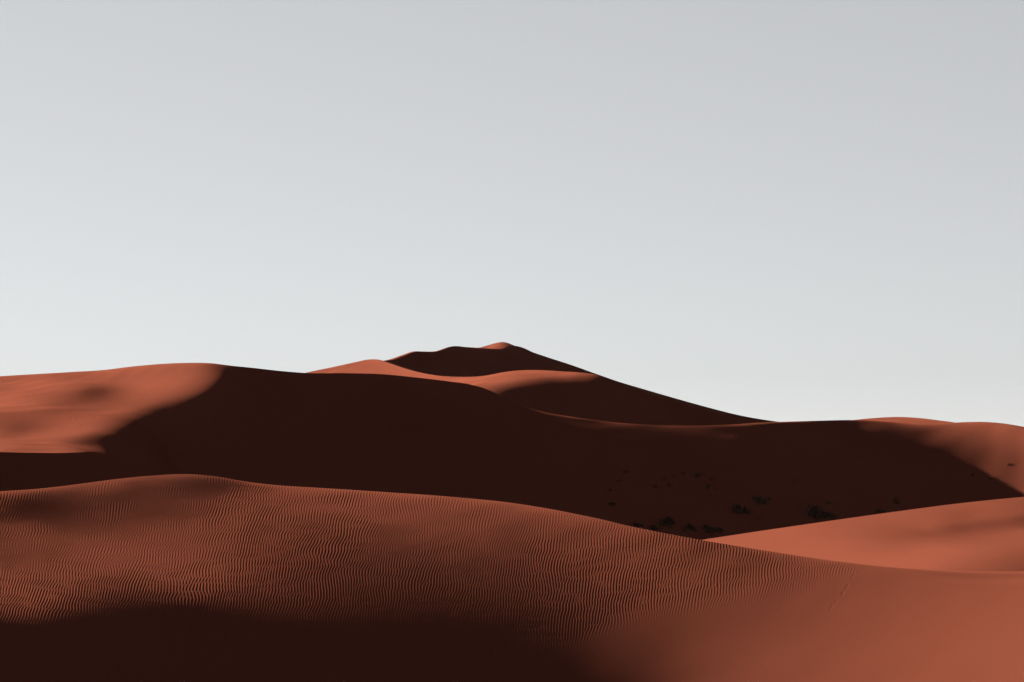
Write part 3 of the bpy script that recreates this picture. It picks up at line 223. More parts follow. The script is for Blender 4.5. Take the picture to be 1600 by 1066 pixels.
[-1210,-1211,-1212,-1214,-1215,-1215,-1215,-1213,-1210,-1204,-1194,-1179,-1160,-1134,-1101,-1062,-1016,-964,-909,-853,-802,-757,-736,-723,-716,-711,-709,-706,-704,-705,-711,-715,-738,-802,-899,-999,-1087,-1161,-1229],
[-1210,-1211,-1212,-1213,-1215,-1216,-1217,-1217,-1216,-1213,-1207,-1198,-1185,-1167,-1143,-1113,-1075,-1031,-980,-925,-868,-811,-761,-706,-672,-661,-648,-643,-639,-633,-630,-622,-623,-701,-829,-954,-1059,-1146,-1221],
[-1210,-1211,-1212,-1213,-1214,-1216,-1217,-1218,-1218,-1218,-1215,-1211,-1203,-1192,-1176,-1154,-1126,-1092,-1051,-1004,-952,-897,-840,-782,-733,-694,-648,-608,-612,-623,-618,-617,-586,-672,-812,-944,-1053,-1141,-1218],
[-1209,-1210,-1211,-1212,-1213,-1215,-1216,-1218,-1219,-1220,-1220,-1218,-1215,-1208,-1199,-1185,-1166,-1142,-1112,-1076,-1034,-988,-939,-887,-838,-793,-746,-710,-703,-705,-700,-695,-685,-752,-862,-973,-1070,-1151,-1222],
[-1209,-1210,-1211,-1212,-1213,-1214,-1215,-1217,-1219,-1220,-1221,-1222,-1221,-1218,-1214,-1206,-1194,-1179,-1159,-1134,-1104,-1070,-1031,-991,-950,-911,-873,-845,-832,-828,-823,-819,-824,-869,-945,-1027,-1102,-1169,-1230],
[-1209,-1210,-1210,-1211,-1212,-1213,-1214,-1215,-1217,-1219,-1221,-1222,-1223,-1223,-1221,-1218,-1212,-1204,-1192,-1176,-1156,-1133,-1107,-1078,-1048,-1019,-992,-971,-958,-951,-946,-944,-952,-982,-1030,-1085,-1140,-1191,-1239],
[-1209,-1209,-1210,-1210,-1211,-1212,-1213,-1214,-1215,-1217,-1219,-1221,-1222,-1224,-1224,-1224,-1222,-1218,-1212,-1203,-1192,-1178,-1162,-1143,-1124,-1104,-1086,-1071,-1061,-1054,-1050,-1048,-1054,-1072,-1102,-1137,-1174,-1210,-1246],
[-1209,-1209,-1210,-1210,-1210,-1211,-1212,-1213,-1214,-1215,-1217,-1219,-1221,-1223,-1224,-1225,-1226,-1225,-1223,-1219,-1214,-1206,-1197,-1186,-1175,-1163,-1152,-1143,-1135,-1130,-1126,-1125,-1128,-1138,-1154,-1176,-1199,-1224,-1250],
[-1209,-1209,-1209,-1210,-1210,-1210,-1211,-1211,-1212,-1213,-1215,-1216,-1218,-1220,-1222,-1224,-1225,-1226,-1227,-1226,-1224,-1221,-1217,-1212,-1206,-1200,-1194,-1188,-1183,-1180,-1176,-1175,-1176,-1181,-1189,-1201,-1215,-1232,-1250],
[-1209,-1209,-1209,-1209,-1210,-1210,-1210,-1210,-1211,-1212,-1213,-1214,-1216,-1218,-1219,-1221,-1223,-1225,-1226,-1227,-1228,-1227,-1226,-1225,-1222,-1220,-1217,-1214,-1211,-1208,-1206,-1204,-1204,-1205,-1209,-1215,-1224,-1234,-1246],
[-1209,-1209,-1209,-1209,-1209,-1209,-1210,-1210,-1210,-1211,-1212,-1212,-1214,-1215,-1217,-1218,-1220,-1222,-1224,-1226,-1227,-1228,-1228,-1229,-1228,-1228,-1227,-1225,-1224,-1222,-1221,-1219,-1218,-1218,-1219,-1222,-1226,-1233,-1240],
[-1209,-1209,-1209,-1209,-1209,-1209,-1209,-1209,-1210,-1210,-1210,-1211,-1212,-1213,-1214,-1215,-1217,-1219,-1220,-1222,-1224,-1225,-1227,-1228,-1228,-1229,-1229,-1229,-1228,-1227,-1226,-1224,-1223,-1222,-1222,-1223,-1225,-1229,-1234],
[-1209,-1209,-1209,-1209,-1209,-1209,-1209,-1209,-1209,-1209,-1210,-1210,-1210,-1211,-1212,-1213,-1214,-1215,-1217,-1218,-1220,-1221,-1223,-1224,-1225,-1226,-1227,-1227,-1227,-1226,-1225,-1224,-1223,-1222,-1221,-1221,-1222,-1224,-1227],
[-1210,-1210,-1209,-1209,-1209,-1209,-1209,-1209,-1209,-1209,-1209,-1209,-1209,-1210,-1210,-1211,-1212,-1212,-1213,-1215,-1216,-1217,-1218,-1220,-1221,-1222,-1222,-1223,-1223,-1223,-1222,-1221,-1220,-1219,-1218,-1218,-1218,-1219,-1221],
[-1210,-1210,-1210,-1209,-1209,-1209,-1209,-1209,-1209,-1209,-1209,-1208,-1208,-1208,-1209,-1209,-1209,-1210,-1210,-1211,-1212,-1213,-1214,-1215,-1216,-1217,-1218,-1218,-1218,-1218,-1218,-1217,-1216,-1215,-1214,-1214,-1214,-1215,-1216],
[-1210,-1210,-1210,-1210,-1209,-1209,-1209,-1209,-1209,-1208,-1208,-1208,-1208,-1207,-1207,-1207,-1207,-1207,-1208,-1208,-1208,-1209,-1210,-1211,-1211,-1212,-1213,-1213,-1214,-1214,-1213,-1213,-1212,-1211,-1210,-1210,-1210,-1210,-1211]]),
  'C': dict(x0=-100, y0=180, h=3.6, nx=58, ny=53, q=0.02,
    crest=[(-0.34077, 338.0, 9.333), (-0.2958, 334.8, 10.106), (-0.25725, 332.0, 10.876), (-0.24118, 328.6, 11.081), (-0.2219, 324.4, 11.305), (-0.20583, 321.0, 11.496), (-0.19138, 316.0, 11.877), (-0.17691, 311.0, 12.089), (-0.16084, 306.0, 12.092), (-0.15118, 303.5, 11.944), (-0.14475, 303.0, 11.681), (-0.12865, 302.4, 11.122), (-0.11578, 302.2, 10.677), (-0.10291, 302.0, 10.379), (-0.08361, 302.2, 10.366), (-0.06432, 302.5, 10.201), (-0.04823, 301.9, 9.695), (-0.03215, 301.2, 9.092), (-0.0209, 300.8, 8.596), (-0.01286, 299.3, 7.879), (-0.00321, 297.5, 6.493), (0.00643, 295.7, 5.219), (0.01928, 294.6, 4.159), (0.03212, 293.5, 3.578), (0.04818, 293.0, 2.914), (0.06423, 292.5, 2.533), (0.08029, 292.8, 2.348), (0.09635, 293.0, 2.35), (0.11241, 293.8, 2.544), (0.12847, 294.5, 2.834), (0.13811, 295.0, 2.934), (0.15418, 295.7, 3.083), (0.17185, 296.4, 3.185), (0.18629, 296.3, 2.994), (0.20234, 299.0, 2.638), (0.21519, 300.0, 2.694), (0.22483, 299.0, 2.877), (0.23768, 298.0, 2.916), (0.24731, 294.0, 2.641), (0.25692, 289.0, 2.132), (0.28255, 280.0, 0.898), (0.32098, 268.0, -0.859)],
    foot=[(-0.2948, 232.5), (-0.2718, 227.7), (-0.2487, 224.5), (-0.2256, 227.1), (-0.2025, 240.2), (-0.1795, 249.5), (-0.1564, 267.2), (-0.1333, 270.2), (-0.1102, 271.3), (-0.0872, 271.6), (-0.0641, 272.0), (-0.041, 271.8), (-0.0179, 271.9), (0.0051, 271.1), (0.0282, 269.5), (0.0513, 267.3), (0.0743, 265.3), (0.0974, 264.1), (0.1205, 265.4), (0.1436, 267.8), (0.1666, 270.4), (0.1897, 273.0), (0.2128, 275.1), (0.2359, 275.0), (0.2589, 273.7)],
    c=[
[-295,-295,-295,-295,-295,-295,-294,-292,-288,-283,-281,-291,-322,-362,-365,-312,-267,-249,-262,-342,-400,-427,-416,-409,-407,-412,-413,-415,-415,-420,-422,-426,-427,-431,-434,-434,-434,-434,-436,-432,-420,-416,-416,-406,-338,-275,-253,-260,-275,-287,-293,-295,-295,-295,-295,-295,-294,-294],
[-295,-295,-295,-295,-295,-295,-294,-292,-289,-287,-295,-325,-389,-471,-474,-359,-287,-282,-333,-546,-692,-783,-785,-800,-811,-837,-848,-860,-866,-887,-895,-912,-916,-931,-940,-941,-938,-933,-929,-908,-861,-827,-790,-747,-562,-390,-302,-277,-279,-287,-293,-295,-295,-295,-295,-295,-295,-294],
[-295,-295,-295,-295,-295,-295,-294,-292,-289,-290,-305,-352,-445,-560,-545,-358,-280,-286,-366,-712,-911,-1047,-1040,-1074,-1092,-1137,-1150,-1173,-1178,-1215,-1224,-1254,-1256,-1281,-1296,-1297,-1293,-1284,-1278,-1250,-1173,-1120,-1054,-1018,-754,-485,-338,-286,-279,-286,-292,-294,-295,-295,-295,-295,-295,-294],
[-295,-295,-295,-295,-295,-294,-293,-291,-289,-292,-312,-367,-459,-531,-444,-270,-253,-247,-389,-698,-853,-954,-941,-976,-990,-1031,-1039,-1062,-1064,-1100,-1105,-1134,-1135,-1157,-1172,-1173,-1171,-1164,-1156,-1145,-1074,-1033,-959,-951,-805,-534,-360,-290,-277,-283,-290,-294,-295,-295,-295,-295,-295,-294],
[-295,-295,-295,-295,-295,-294,-293,-290,-289,-295,-320,-381,-469,-494,-371,-220,-238,-217,-439,-706,-864,-936,-933,-963,-981,-1020,-1029,-1052,-1054,-1090,-1095,-1123,-1126,-1146,-1163,-1165,-1162,-1158,-1146,-1142,-1078,-1030,-964,-931,-856,-584,-385,-297,-276,-280,-288,-293,-295,-295,-295,-295,-295,-294],
[-295,-295,-295,-295,-294,-294,-292,-290,-290,-299,-330,-393,-469,-439,-296,-179,-212,-203,-481,-700,-861,-899,-908,-931,-954,-990,-998,-1020,-1022,-1058,-1063,-1090,-1094,-1111,-1130,-1133,-1130,-1127,-1115,-1114,-1063,-1005,-955,-899,-871,-632,-416,-308,-277,-278,-286,-292,-295,-295,-295,-295,-295,-294],
[-295,-295,-295,-295,-294,-294,-292,-290,-292,-304,-338,-399,-449,-375,-223,-154,-179,-208,-515,-694,-854,-865,-886,-903,-930,-962,-971,-992,-994,-1029,-1034,-1060,-1066,-1080,-1101,-1104,-1102,-1099,-1088,-1086,-1050,-984,-945,-875,-864,-683,-455,-326,-281,-277,-285,-291,-294,-295,-295,-295,-295,-294],
[-295,-295,-295,-295,-294,-293,-292,-291,-294,-310,-345,-396,-408,-309,-159,-138,-141,-230,-537,-690,-839,-833,-863,-874,-905,-933,-943,-964,-965,-1000,-1005,-1030,-1038,-1049,-1071,-1075,-1074,-1071,-1062,-1057,-1035,-965,-929,-859,-842,-735,-501,-349,-288,-277,-283,-290,-294,-295,-295,-295,-295,-294],
[-295,-295,-295,-294,-294,-293,-292,-292,-298,-316,-351,-388,-360,-239,-99,-116,-106,-264,-546,-688,-818,-804,-838,-846,-880,-905,-915,-935,-937,-971,-976,-1000,-1010,-1018,-1042,-1046,-1046,-1042,-1035,-1028,-1015,-950,-909,-849,-812,-763,-544,-375,-298,-279,-282,-289,-293,-295,-295,-295,-295,-294],
[-295,-295,-294,-294,-294,-293,-292,-294,-303,-324,-354,-371,-303,-158,-87,-115,-85,-301,-547,-688,-790,-778,-812,-819,-855,-877,-887,-907,-908,-942,-948,-970,-981,-987,-1012,-1016,-1018,-1013,-1009,-999,-993,-936,-886,-840,-783,-764,-582,-403,-310,-281,-281,-288,-292,-294,-295,-295,-295,-295],
[-295,-295,-294,-294,-293,-293,-294,-298,-310,-331,-354,-338,-227,-102,-96,-106,-79,-333,-541,-688,-759,-753,-784,-793,-829,-848,-860,-878,-880,-913,-919,-940,-953,-956,-982,-987,-990,-985,-982,-971,-967,-923,-864,-828,-762,-749,-622,-436,-326,-286,-281,-286,-292,-294,-295,-295,-295,-295],
[-295,-294,-294,-294,-293,-294,-296,-303,-317,-338,-347,-284,-154,-92,-94,-97,-86,-364,-531,-686,-724,-730,-756,-767,-802,-820,-832,-849,-851,-884,-890,-909,-925,-926,-953,-957,-961,-956,-954,-943,-940,-908,-844,-811,-747,-724,-654,-470,-344,-292,-282,-285,-291,-294,-295,-295,-295,-295],
[-294,-294,-294,-294,-294,-295,-299,-309,-323,-334,-316,-198,-118,-88,-95,-94,-72,-395,-520,-679,-690,-708,-727,-741,-776,-792,-804,-821,-823,-855,-862,-879,-897,-895,-923,-928,-933,-928,-926,-916,-912,-890,-827,-791,-736,-694,-662,-499,-364,-300,-283,-285,-290,-293,-295,-295,-295,-295],
[-294,-294,-294,-294,-295,-298,-305,-316,-327,-317,-250,-143,-117,-83,-60,-72,-101,-403,-514,-666,-658,-684,-698,-716,-749,-764,-776,-792,-794,-826,-833,-849,-869,-865,-892,-899,-904,-900,-898,-889,-884,-869,-812,-768,-724,-670,-652,-525,-385,-310,-286,-284,-289,-293,-294,-295,-295,-295],
[-294,-294,-294,-295,-297,-302,-311,-323,-331,-312,-218,-100,-62,-35,-63,-55,-151,-400,-508,-644,-630,-658,-670,-690,-722,-736,-748,-763,-766,-797,-805,-819,-840,-835,-862,-869,-875,-872,-869,-862,-856,-846,-797,-746,-710,-650,-632,-549,-409,-322,-290,-285,-288,-292,-294,-295,-295,-295],
[-294,-294,-295,-296,-300,-305,-310,-313,-300,-234,-97,-40,-28,-25,-51,-67,-175,-395,-529,-604,-608,-630,-643,-664,-694,-707,-720,-735,-738,-768,-776,-789,-811,-806,-832,-840,-846,-844,-841,-835,-827,-821,-782,-725,-693,-635,-605,-561,-429,-335,-295,-285,-288,-292,-294,-295,-295,-295],
[-294,-294,-296,-298,-301,-303,-296,-271,-215,-93,-19,-16,-21,-26,-56,-58,-247,-227,-575,-558,-589,-601,-616,-638,-667,-679,-692,-706,-709,-740,-747,-759,-783,-776,-801,-811,-817,-816,-812,-808,-799,-794,-765,-706,-673,-622,-579,-554,-445,-348,-301,-287,-288,-291,-294,-295,-295,-295],
[-294,-295,-297,-300,-302,-297,-269,-197,-77,-6,-5,-25,-6,-31,-44,-76,-197,-259,-578,-520,-566,-573,-589,-613,-639,-651,-664,-677,-681,-711,-718,-730,-754,-747,-770,-781,-787,-788,-783,-781,-771,-767,-745,-688,-651,-608,-557,-536,-457,-362,-308,-290,-288,-291,-293,-295,-295,-295],
[-293,-295,-298,-302,-303,-292,-247,-149,-23,3,-9,-8,-3,-38,-31,-105,-195,-312,-530,-502,-537,-547,-561,-587,-612,-623,-636,-648,-652,-682,-690,-700,-724,-719,-741,-752,-758,-759,-754,-754,-743,-740,-723,-672,-629,-592,-539,-515,-466,-377,-318,-294,-289,-291,-294,-295,-295,-295],
[-293,-296,-299,-304,-304,-287,-229,-112,17,-10,7,0,-7,-24,-43,-118,-197,-368,-481,-486,-506,-522,-534,-561,-584,-594,-608,-619,-624,-653,-661,-670,-696,-689,-707,-723,-730,-731,-725,-725,-716,-712,-700,-657,-606,-575,-523,-486,-452,-389,-331,-301,-292,-292,-294,-296,-296,-295],
[-294,-297,-301,-306,-305,-282,-215,-95,9,9,8,10,-5,-11,-40,-111,-138,-379,-451,-463,-478,-496,-506,-536,-556,-566,-580,-591,-596,-624,-630,-642,-666,-657,-680,-687,-698,-701,-703,-697,-689,-683,-675,-640,-585,-557,-500,-474,-433,-411,-351,-311,-293,-289,-292,-296,-297,-297],
[-294,-298,-303,-307,-300,-266,-186,-67,29,16,11,18,-14,-4,-44,-41,-160,-372,-425,-435,-451,-469,-479,-509,-528,-537,-552,-561,-566,-596,-604,-623,-619,-651,-690,-673,-684,-660,-662,-666,-663,-657,-649,-619,-569,-531,-494,-492,-439,-422,-371,-320,-285,-274,-284,-294,-298,-299],
[-295,-300,-305,-305,-288,-231,-125,-14,36,10,27,9,16,27,59,39,-107,-366,-396,-409,-424,-441,-453,-483,-500,-509,-526,-534,-540,-569,-563,-573,-590,-657,-692,-685,-691,-673,-641,-653,-623,-624,-623,-603,-557,-495,-485,-501,-455,-422,-401,-331,-256,-230,-260,-288,-300,-304],
[-296,-302,-306,-301,-268,-181,-38,42,30,36,45,27,39,70,100,39,-84,-376,-362,-387,-398,-414,-427,-455,-472,-481,-494,-498,-510,-532,-555,-593,-585,-660,-690,-682,-685,-683,-640,-614,-610,-616,-588,-572,-520,-491,-478,-507,-470,-429,-420,-345,-188,-129,-217,-282,-306,-313],
[-298,-304,-307,-294,-244,-138,5,56,30,39,69,59,79,113,115,78,-75,-351,-328,-351,-364,-383,-391,-434,-442,-456,-464,-486,-482,-503,-549,-577,-593,-657,-705,-702,-697,-691,-664,-638,-607,-568,-563,-574,-525,-503,-476,-503,-494,-422,-521,-433,-99,27,-187,-292,-321,-329],
[-301,-306,-305,-281,-208,-77,43,46,50,98,119,112,124,139,143,96,-99,-338,-321,-346,-379,-389,-384,-422,-407,-436,-464,-493,-447,-523,-558,-594,-602,-606,-592,-560,-553,-551,-571,-634,-625,-611,-565,-542,-516,-514,-480,-496,-511,-399,-473,-584,-144,42,-267,-325,-333,-342],
[-305,-308,-302,-262,-156,9,61,63,114,159,159,150,155,166,167,81,-80,-200,-257,-324,-357,-381,-400,-431,-437,-451,-471,-485,-485,-485,-494,-489,-473,-474,-458,-452,-460,-483,-521,-502,-494,-540,-576,-575,-535,-514,-492,-480,-537,-454,-451,-337,82,-80,-262,-248,-282,-328],
[-310,-311,-299,-245,-116,72,75,125,181,195,181,183,191,185,159,79,-57,-163,-211,-233,-250,-271,-289,-312,-325,-347,-356,-359,-365,-368,-373,-366,-367,-355,-345,-361,-389,-407,-397,-398,-438,-447,-445,-452,-488,-521,-504,-466,-442,-334,-344,-20,74,-297,296,94,-137,-281],
[-316,-313,-293,-225,-88,77,136,196,217,207,217,230,207,189,172,137,-8,-74,-119,-141,-161,-181,-201,-217,-235,-245,-249,-257,-262,-265,-259,-255,-243,-224,-256,-288,-297,-290,-294,-328,-338,-342,-353,-382,-402,-395,-365,-345,-301,-224,-204,121,-67,-151,825,294,-82,-264],
[-323,-310,-272,-172,2,146,209,227,208,222,241,250,202,204,216,147,45,77,-35,-50,-70,-89,-106,-122,-131,-137,-144,-148,-148,-145,-145,-135,-114,-101,-98,-162,-179,-182,-214,-218,-232,-246,-271,-295,-286,-268,-255,-235,-166,-144,49,112,-242,419,154,-171,-290,-329],
[-330,-304,-240,-90,144,226,236,218,242,261,267,240,241,231,227,177,194,183,86,39,22,5,-10,-19,-25,-32,-36,-36,-34,-37,-32,-3,19,7,-39,-54,-62,-76,-107,-127,-138,-157,-184,-170,-157,-152,-140,-98,-75,25,146,-44,59,730,-429,-609,-496,-388],
[-338,-298,-213,-26,239,243,228,240,246,262,282,278,262,251,258,291,324,304,194,135,116,102,94,88,81,76,74,74,68,70,98,113,87,42,32,25,15,2,14,-5,-31,-78,-54,-47,-48,-40,-16,-6,51,147,70,-17,239,36,-848,-776,-555,-388],
[-347,-293,-192,6,255,238,250,240,268,302,315,314,286,289,323,365,392,400,328,228,214,206,201,194,189,186,180,174,164,187,198,164,125,124,112,103,87,89,71,55,15,67,63,51,48,62,55,101,151,129,80,108,83,-233,-590,-594,-463,-338],
[-354,-281,-157,54,261,250,262,267,298,330,346,348,333,343,379,418,463,489,394,322,319,314,306,302,301,289,278,264,276,300,248,212,215,168,183,153,171,166,173,218,224,147,137,126,149,135,152,161,148,137,119,-150,-9,-334,-455,-441,-370,-296],
[-357,-255,-96,136,283,255,274,290,337,366,377,409,382,389,424,474,545,537,426,428,428,418,415,413,401,385,381,360,396,313,107,33,93,63,88,72,66,79,21,-148,-7,234,219,235,188,148,108,132,148,150,73,-23,65,-171,-312,-339,-314,-278],
[-357,-220,-15,242,272,272,285,325,367,378,428,436,414,422,477,572,612,557,535,551,530,526,530,510,500,494,512,480,504,282,246,393,350,267,191,167,163,165,312,469,213,89,118,-212,-519,141,157,142,165,126,113,-28,-61,-192,-278,-302,-295,-278],
[-357,-189,42,296,285,297,331,376,392,427,461,450,433,476,592,628,602,616,784,604,629,647,607,608,612,654,476,458,125,104,152,217,189,154,103,97,102,103,174,246,148,76,56,-197,-362,-19,111,117,123,143,104,-118,-196,-256,-291,-299,-294,-285],
[-342,-148,76,272,306,336,381,395,405,458,460,459,480,597,628,593,549,592,446,246,197,193,176,179,189,205,152,191,187,208,163,101,13,-11,-42,-36,-26,-33,-21,13,81,97,124,-66,-211,-79,78,136,78,73,66,-90,-221,-282,-302,-302,-297,-291],
[-289,-36,218,328,346,391,417,411,452,469,478,495,594,622,589,590,714,526,185,-49,-136,-154,-159,-154,-145,-127,-100,17,205,266,92,-43,-146,-182,-198,-194,-189,-193,-189,-156,-72,-22,33,-82,-182,-120,31,110,60,86,61,-121,-241,-293,-305,-303,-298,-293],
[-209,112,386,350,402,427,430,449,474,491,511,584,611,583,612,643,637,384,16,-204,-289,-307,-306,-301,-295,-280,-245,-154,-25,13,-91,-188,-253,-277,-284,-282,-280,-281,-279,-259,-214,-177,-151,-194,-232,-189,-77,12,39,32,0,-158,-257,-297,-305,-302,-298,-294],
[-139,177,343,404,443,448,470,459,501,535,576,590,580,610,651,528,328,128,-130,-279,-333,-342,-338,-333,-330,-324,-304,-260,-203,-186,-228,-273,-301,-311,-311,-309,-308,-309,-309,-301,-283,-267,-257,-271,-282,-259,-205,-153,-127,-132,-158,-231,-281,-301,-303,-300,-297,-294],
[-23,312,434,459,480,463,455,515,561,581,577,565,614,631,496,280,43,-116,-246,-314,-334,-332,-326,-323,-322,-321,-316,-300,-281,-276,-289,-303,-311,-312,-310,-308,-308,-309,-310,-308,-304,-299,-296,-301,-304,-296,-276,-255,-243,-244,-255,-280,-297,-302,-301,-298,-296,-294],
[120,460,468,478,476,481,540,570,570,551,550,608,612,468,229,-3,-168,-257,-305,-323,-322,-315,-309,-307,-307,-309,-309,-306,-302,-300,-304,-306,-307,-305,-303,-302,-301,-302,-303,-304,-303,-303,-303,-305,-307,-306,-301,-295,-291,-291,-293,-299,-302,-301,-298,-296,-295,-294],
[209,418,497,508,527,556,566,547,534,570,620,592,441,176,-46,-197,-281,-314,-322,-318,-310,-303,-299,-297,-298,-299,-301,-302,-302,-302,-302,-302,-300,-299,-297,-296,-296,-297,-298,-298,-299,-299,-300,-301,-302,-303,-303,-303,-302,-302,-301,-301,-300,-298,-296,-295,-294,-294],
[386,585,508,539,543,542,516,547,606,665,566,387,134,-82,-221,-294,-322,-324,-317,-308,-301,-296,-294,-293,-294,-295,-296,-297,-298,-298,-298,-297,-296,-295,-295,-294,-294,-294,-295,-295,-296,-296,-296,-297,-298,-299,-300,-300,-300,-300,-299,-299,-297,-296,-295,-295,-294,-294],
[1217,200,575,475,515,531,590,668,593,476,282,68,-117,-239,-302,-325,-325,-317,-308,-300,-296,-294,-293,-293,-293,-294,-294,-295,-295,-295,-295,-295,-295,-294,-294,-294,-294,-294,-294,-294,-294,-295,-295,-295,-295,-296,-296,-297,-297,-297,-297,-296,-295,-295,-294,-294,-294,-294],
[-306,750,472,557,613,577,581,475,280,120,-38,-170,-260,-309,-325,-323,-315,-306,-300,-296,-294,-293,-293,-293,-294,-294,-294,-294,-294,-294,-294,-294,-294,-294,-294,-294,-294,-294,-294,-294,-294,-294,-294,-294,-294,-294,-295,-295,-295,-295,-295,-295,-295,-294,-294,-294,-294,-294],
[-101,484,509,538,579,506,375,183,-21,-148,-233,-287,-316,-324,-321,-313,-305,-299,-295,-294,-293,-293,-294,-294,-294,-294,-294,-294,-294,-294,-294,-294,-294,-294,-294,-294,-294,-294,-294,-294,-294,-294,-294,-294,-294,-294,-294,-294,-294,-294,-294,-294,-294,-294,-294,-294,-294,-295],
[424,482,476,480,380,188,41,-101,-217,-280,-311,-323,-323,-317,-310,-303,-298,-295,-294,-293,-294,-294,-294,-294,-294,-294,-294,-294,-294,-294,-294,-294,-294,-294,-294,-294,-294,-294,-294,-294,-294,-294,-294,-294,-294,-294,-294,-294,-294,-294,-294,-294,-294,-294,-294,-294,-295,-295],
[452,389,254,182,41,-97,-191,-259,-303,-322,-325,-321,-314,-306,-301,-297,-294,-294,-293,-294,-294,-294,-294,-295,-295,-295,-295,-295,-294,-294,-294,-294,-295,-295,-295,-295,-295,-295,-295,-295,-295,-295,-294,-294,-294,-294,-294,-294,-294,-294,-294,-294,-294,-294,-295,-295,-295,-295],
[432,471,208,-18,-164,-252,-295,-316,-324,-322,-316,-309,-303,-299,-296,-294,-294,-294,-294,-294,-294,-294,-295,-295,-295,-295,-295,-295,-295,-295,-295,-295,-295,-295,-295,-295,-295,-295,-295,-295,-295,-295,-295,-295,-295,-295,-295,-294,-294,-294,-294,-295,-295,-295,-295,-295,-295,-295],
[80,82,-56,-196,-280,-318,-327,-325,-318,-311,-304,-299,-296,-294,-294,-293,-294,-294,-294,-294,-295,-295,-295,-295,-295,-295,-295,-295,-295,-295,-295,-295,-295,-295,-295,-295,-295,-295,-295,-295,-295,-295,-295,-295,-295,-295,-295,-295,-295,-295,-295,-295,-295,-295,-295,-295,-295,-295],
[-260,-256,-299,-343,-361,-355,-338,-322,-308,-300,-295,-292,-291,-292,-292,-293,-294,-294,-294,-295,-295,-295,-295,-295,-295,-295,-295,-295,-295,-295,-295,-295,-295,-295,-295,-295,-295,-295,-295,-295,-295,-295,-295,-295,-295,-295,-295,-295,-295,-295,-295,-295,-295,-295,-295,-295,-295,-295]]),
  'C2': dict(x0=-70, y0=170, h=3.0, nx=21, ny=25, q=0.05,
    crest=[(-0.34024, 196.0, -0.628), (-0.28886, 197.0, -0.947), (-0.25676, 198.0, -1.047), (-0.24071, 199.0, -1.116), (-0.22466, 201.0, -1.147), (-0.21664, 203.0, -1.093), (-0.21118, 205.0, -1.051), (-0.20701, 207.0, -1.128), (-0.20218, 209.0, -1.474), (-0.19251, 212.0, -2.446), (-0.1764, 215.0, -3.994), (-0.15388, 218.0, -5.933), (-0.12818, 221.0, -7.781)],
    foot=[(-0.2756, 189.2), (-0.2705, 189.7), (-0.2653, 190.2), (-0.2602, 190.9), (-0.2551, 191.4), (-0.25, 191.8), (-0.2448, 192.0), (-0.2397, 192.2), (-0.2346, 192.4), (-0.2295, 192.9), (-0.2243, 193.6), (-0.2192, 194.4), (-0.2141, 195.7), (-0.2089, 197.3), (-0.2038, 199.1), (-0.1987, 201.3), (-0.1936, 204.1), (-0.1884, 207.1), (-0.1833, 209.9), (-0.1782, 212.3), (-0.173, 214.2), (-0.1679, 215.4), (-0.1628, 216.1), (-0.1577, 216.8), (-0.1525, 217.5), (-0.1474, 218.2), (-0.1423, 218.9), (-0.1372, 219.3), (-0.132, 219.7)],
    c=[
[-81,-80,-79,-78,-77,-77,-81,-89,-98,-100,-97,-96,-94,-96,-108,-125,-142,-146,-117,-81,-46],
[-81,-81,-80,-79,-79,-82,-90,-108,-129,-134,-132,-135,-138,-146,-173,-205,-235,-246,-183,-117,-65],
[-81,-81,-80,-80,-81,-85,-97,-121,-151,-154,-151,-159,-165,-175,-217,-259,-300,-326,-232,-141,-74],
[-82,-82,-81,-81,-82,-86,-99,-120,-141,-134,-137,-142,-150,-160,-206,-241,-276,-306,-225,-138,-72],
[-83,-82,-82,-81,-82,-87,-99,-118,-132,-124,-132,-134,-144,-159,-207,-238,-277,-289,-208,-128,-66],
[-84,-83,-81,-81,-81,-85,-96,-114,-122,-114,-123,-126,-135,-156,-204,-232,-274,-272,-190,-117,-62],
[-83,-79,-77,-76,-76,-78,-89,-106,-110,-109,-113,-119,-128,-155,-201,-227,-270,-253,-174,-108,-60],
[-76,-68,-65,-63,-62,-64,-75,-102,-118,-106,-104,-108,-122,-154,-196,-223,-264,-233,-158,-101,-59],
[-60,-45,-41,-40,-37,-43,-61,-81,-97,-107,-113,-104,-112,-155,-190,-219,-256,-214,-145,-95,-60],
[-41,-13,-12,-12,-9,-23,-47,-61,-64,-68,-81,-104,-106,-154,-185,-216,-247,-197,-134,-90,-61],
[-37,-8,-10,-13,-16,-18,-25,-27,-34,-48,-65,-93,-103,-151,-179,-212,-236,-183,-125,-87,-63],
[-56,-40,-39,-41,-38,-8,18,2,-8,-20,-50,-90,-104,-147,-174,-207,-225,-170,-117,-85,-65],
[-73,-66,-65,-65,-59,-37,-14,-8,-3,5,-33,-73,-102,-143,-168,-203,-212,-158,-111,-83,-66],
[-82,-79,-79,-79,-75,-63,-47,-31,-5,28,-19,-77,-99,-138,-163,-198,-198,-147,-105,-81,-67],
[-84,-83,-84,-84,-82,-77,-68,-52,-24,8,-12,-66,-97,-133,-158,-192,-183,-136,-99,-80,-68],
[-83,-83,-84,-85,-85,-83,-78,-67,-46,-22,-19,-58,-98,-127,-153,-185,-169,-127,-96,-79,-69],
[-82,-82,-83,-83,-84,-84,-82,-76,-63,-47,-38,-55,-88,-120,-147,-175,-162,-125,-95,-80,-71],
[-81,-81,-82,-82,-83,-84,-83,-81,-75,-66,-62,-70,-87,-115,-147,-168,-167,-130,-99,-82,-72],
[-81,-81,-81,-81,-82,-83,-83,-82,-80,-76,-75,-78,-87,-103,-130,-161,-184,-139,-103,-84,-74],
[-81,-81,-81,-81,-81,-82,-82,-82,-81,-80,-79,-80,-84,-94,-114,-153,-163,-128,-100,-84,-75],
[-81,-81,-81,-81,-81,-81,-81,-82,-81,-81,-80,-80,-81,-86,-98,-118,-122,-106,-91,-82,-76],
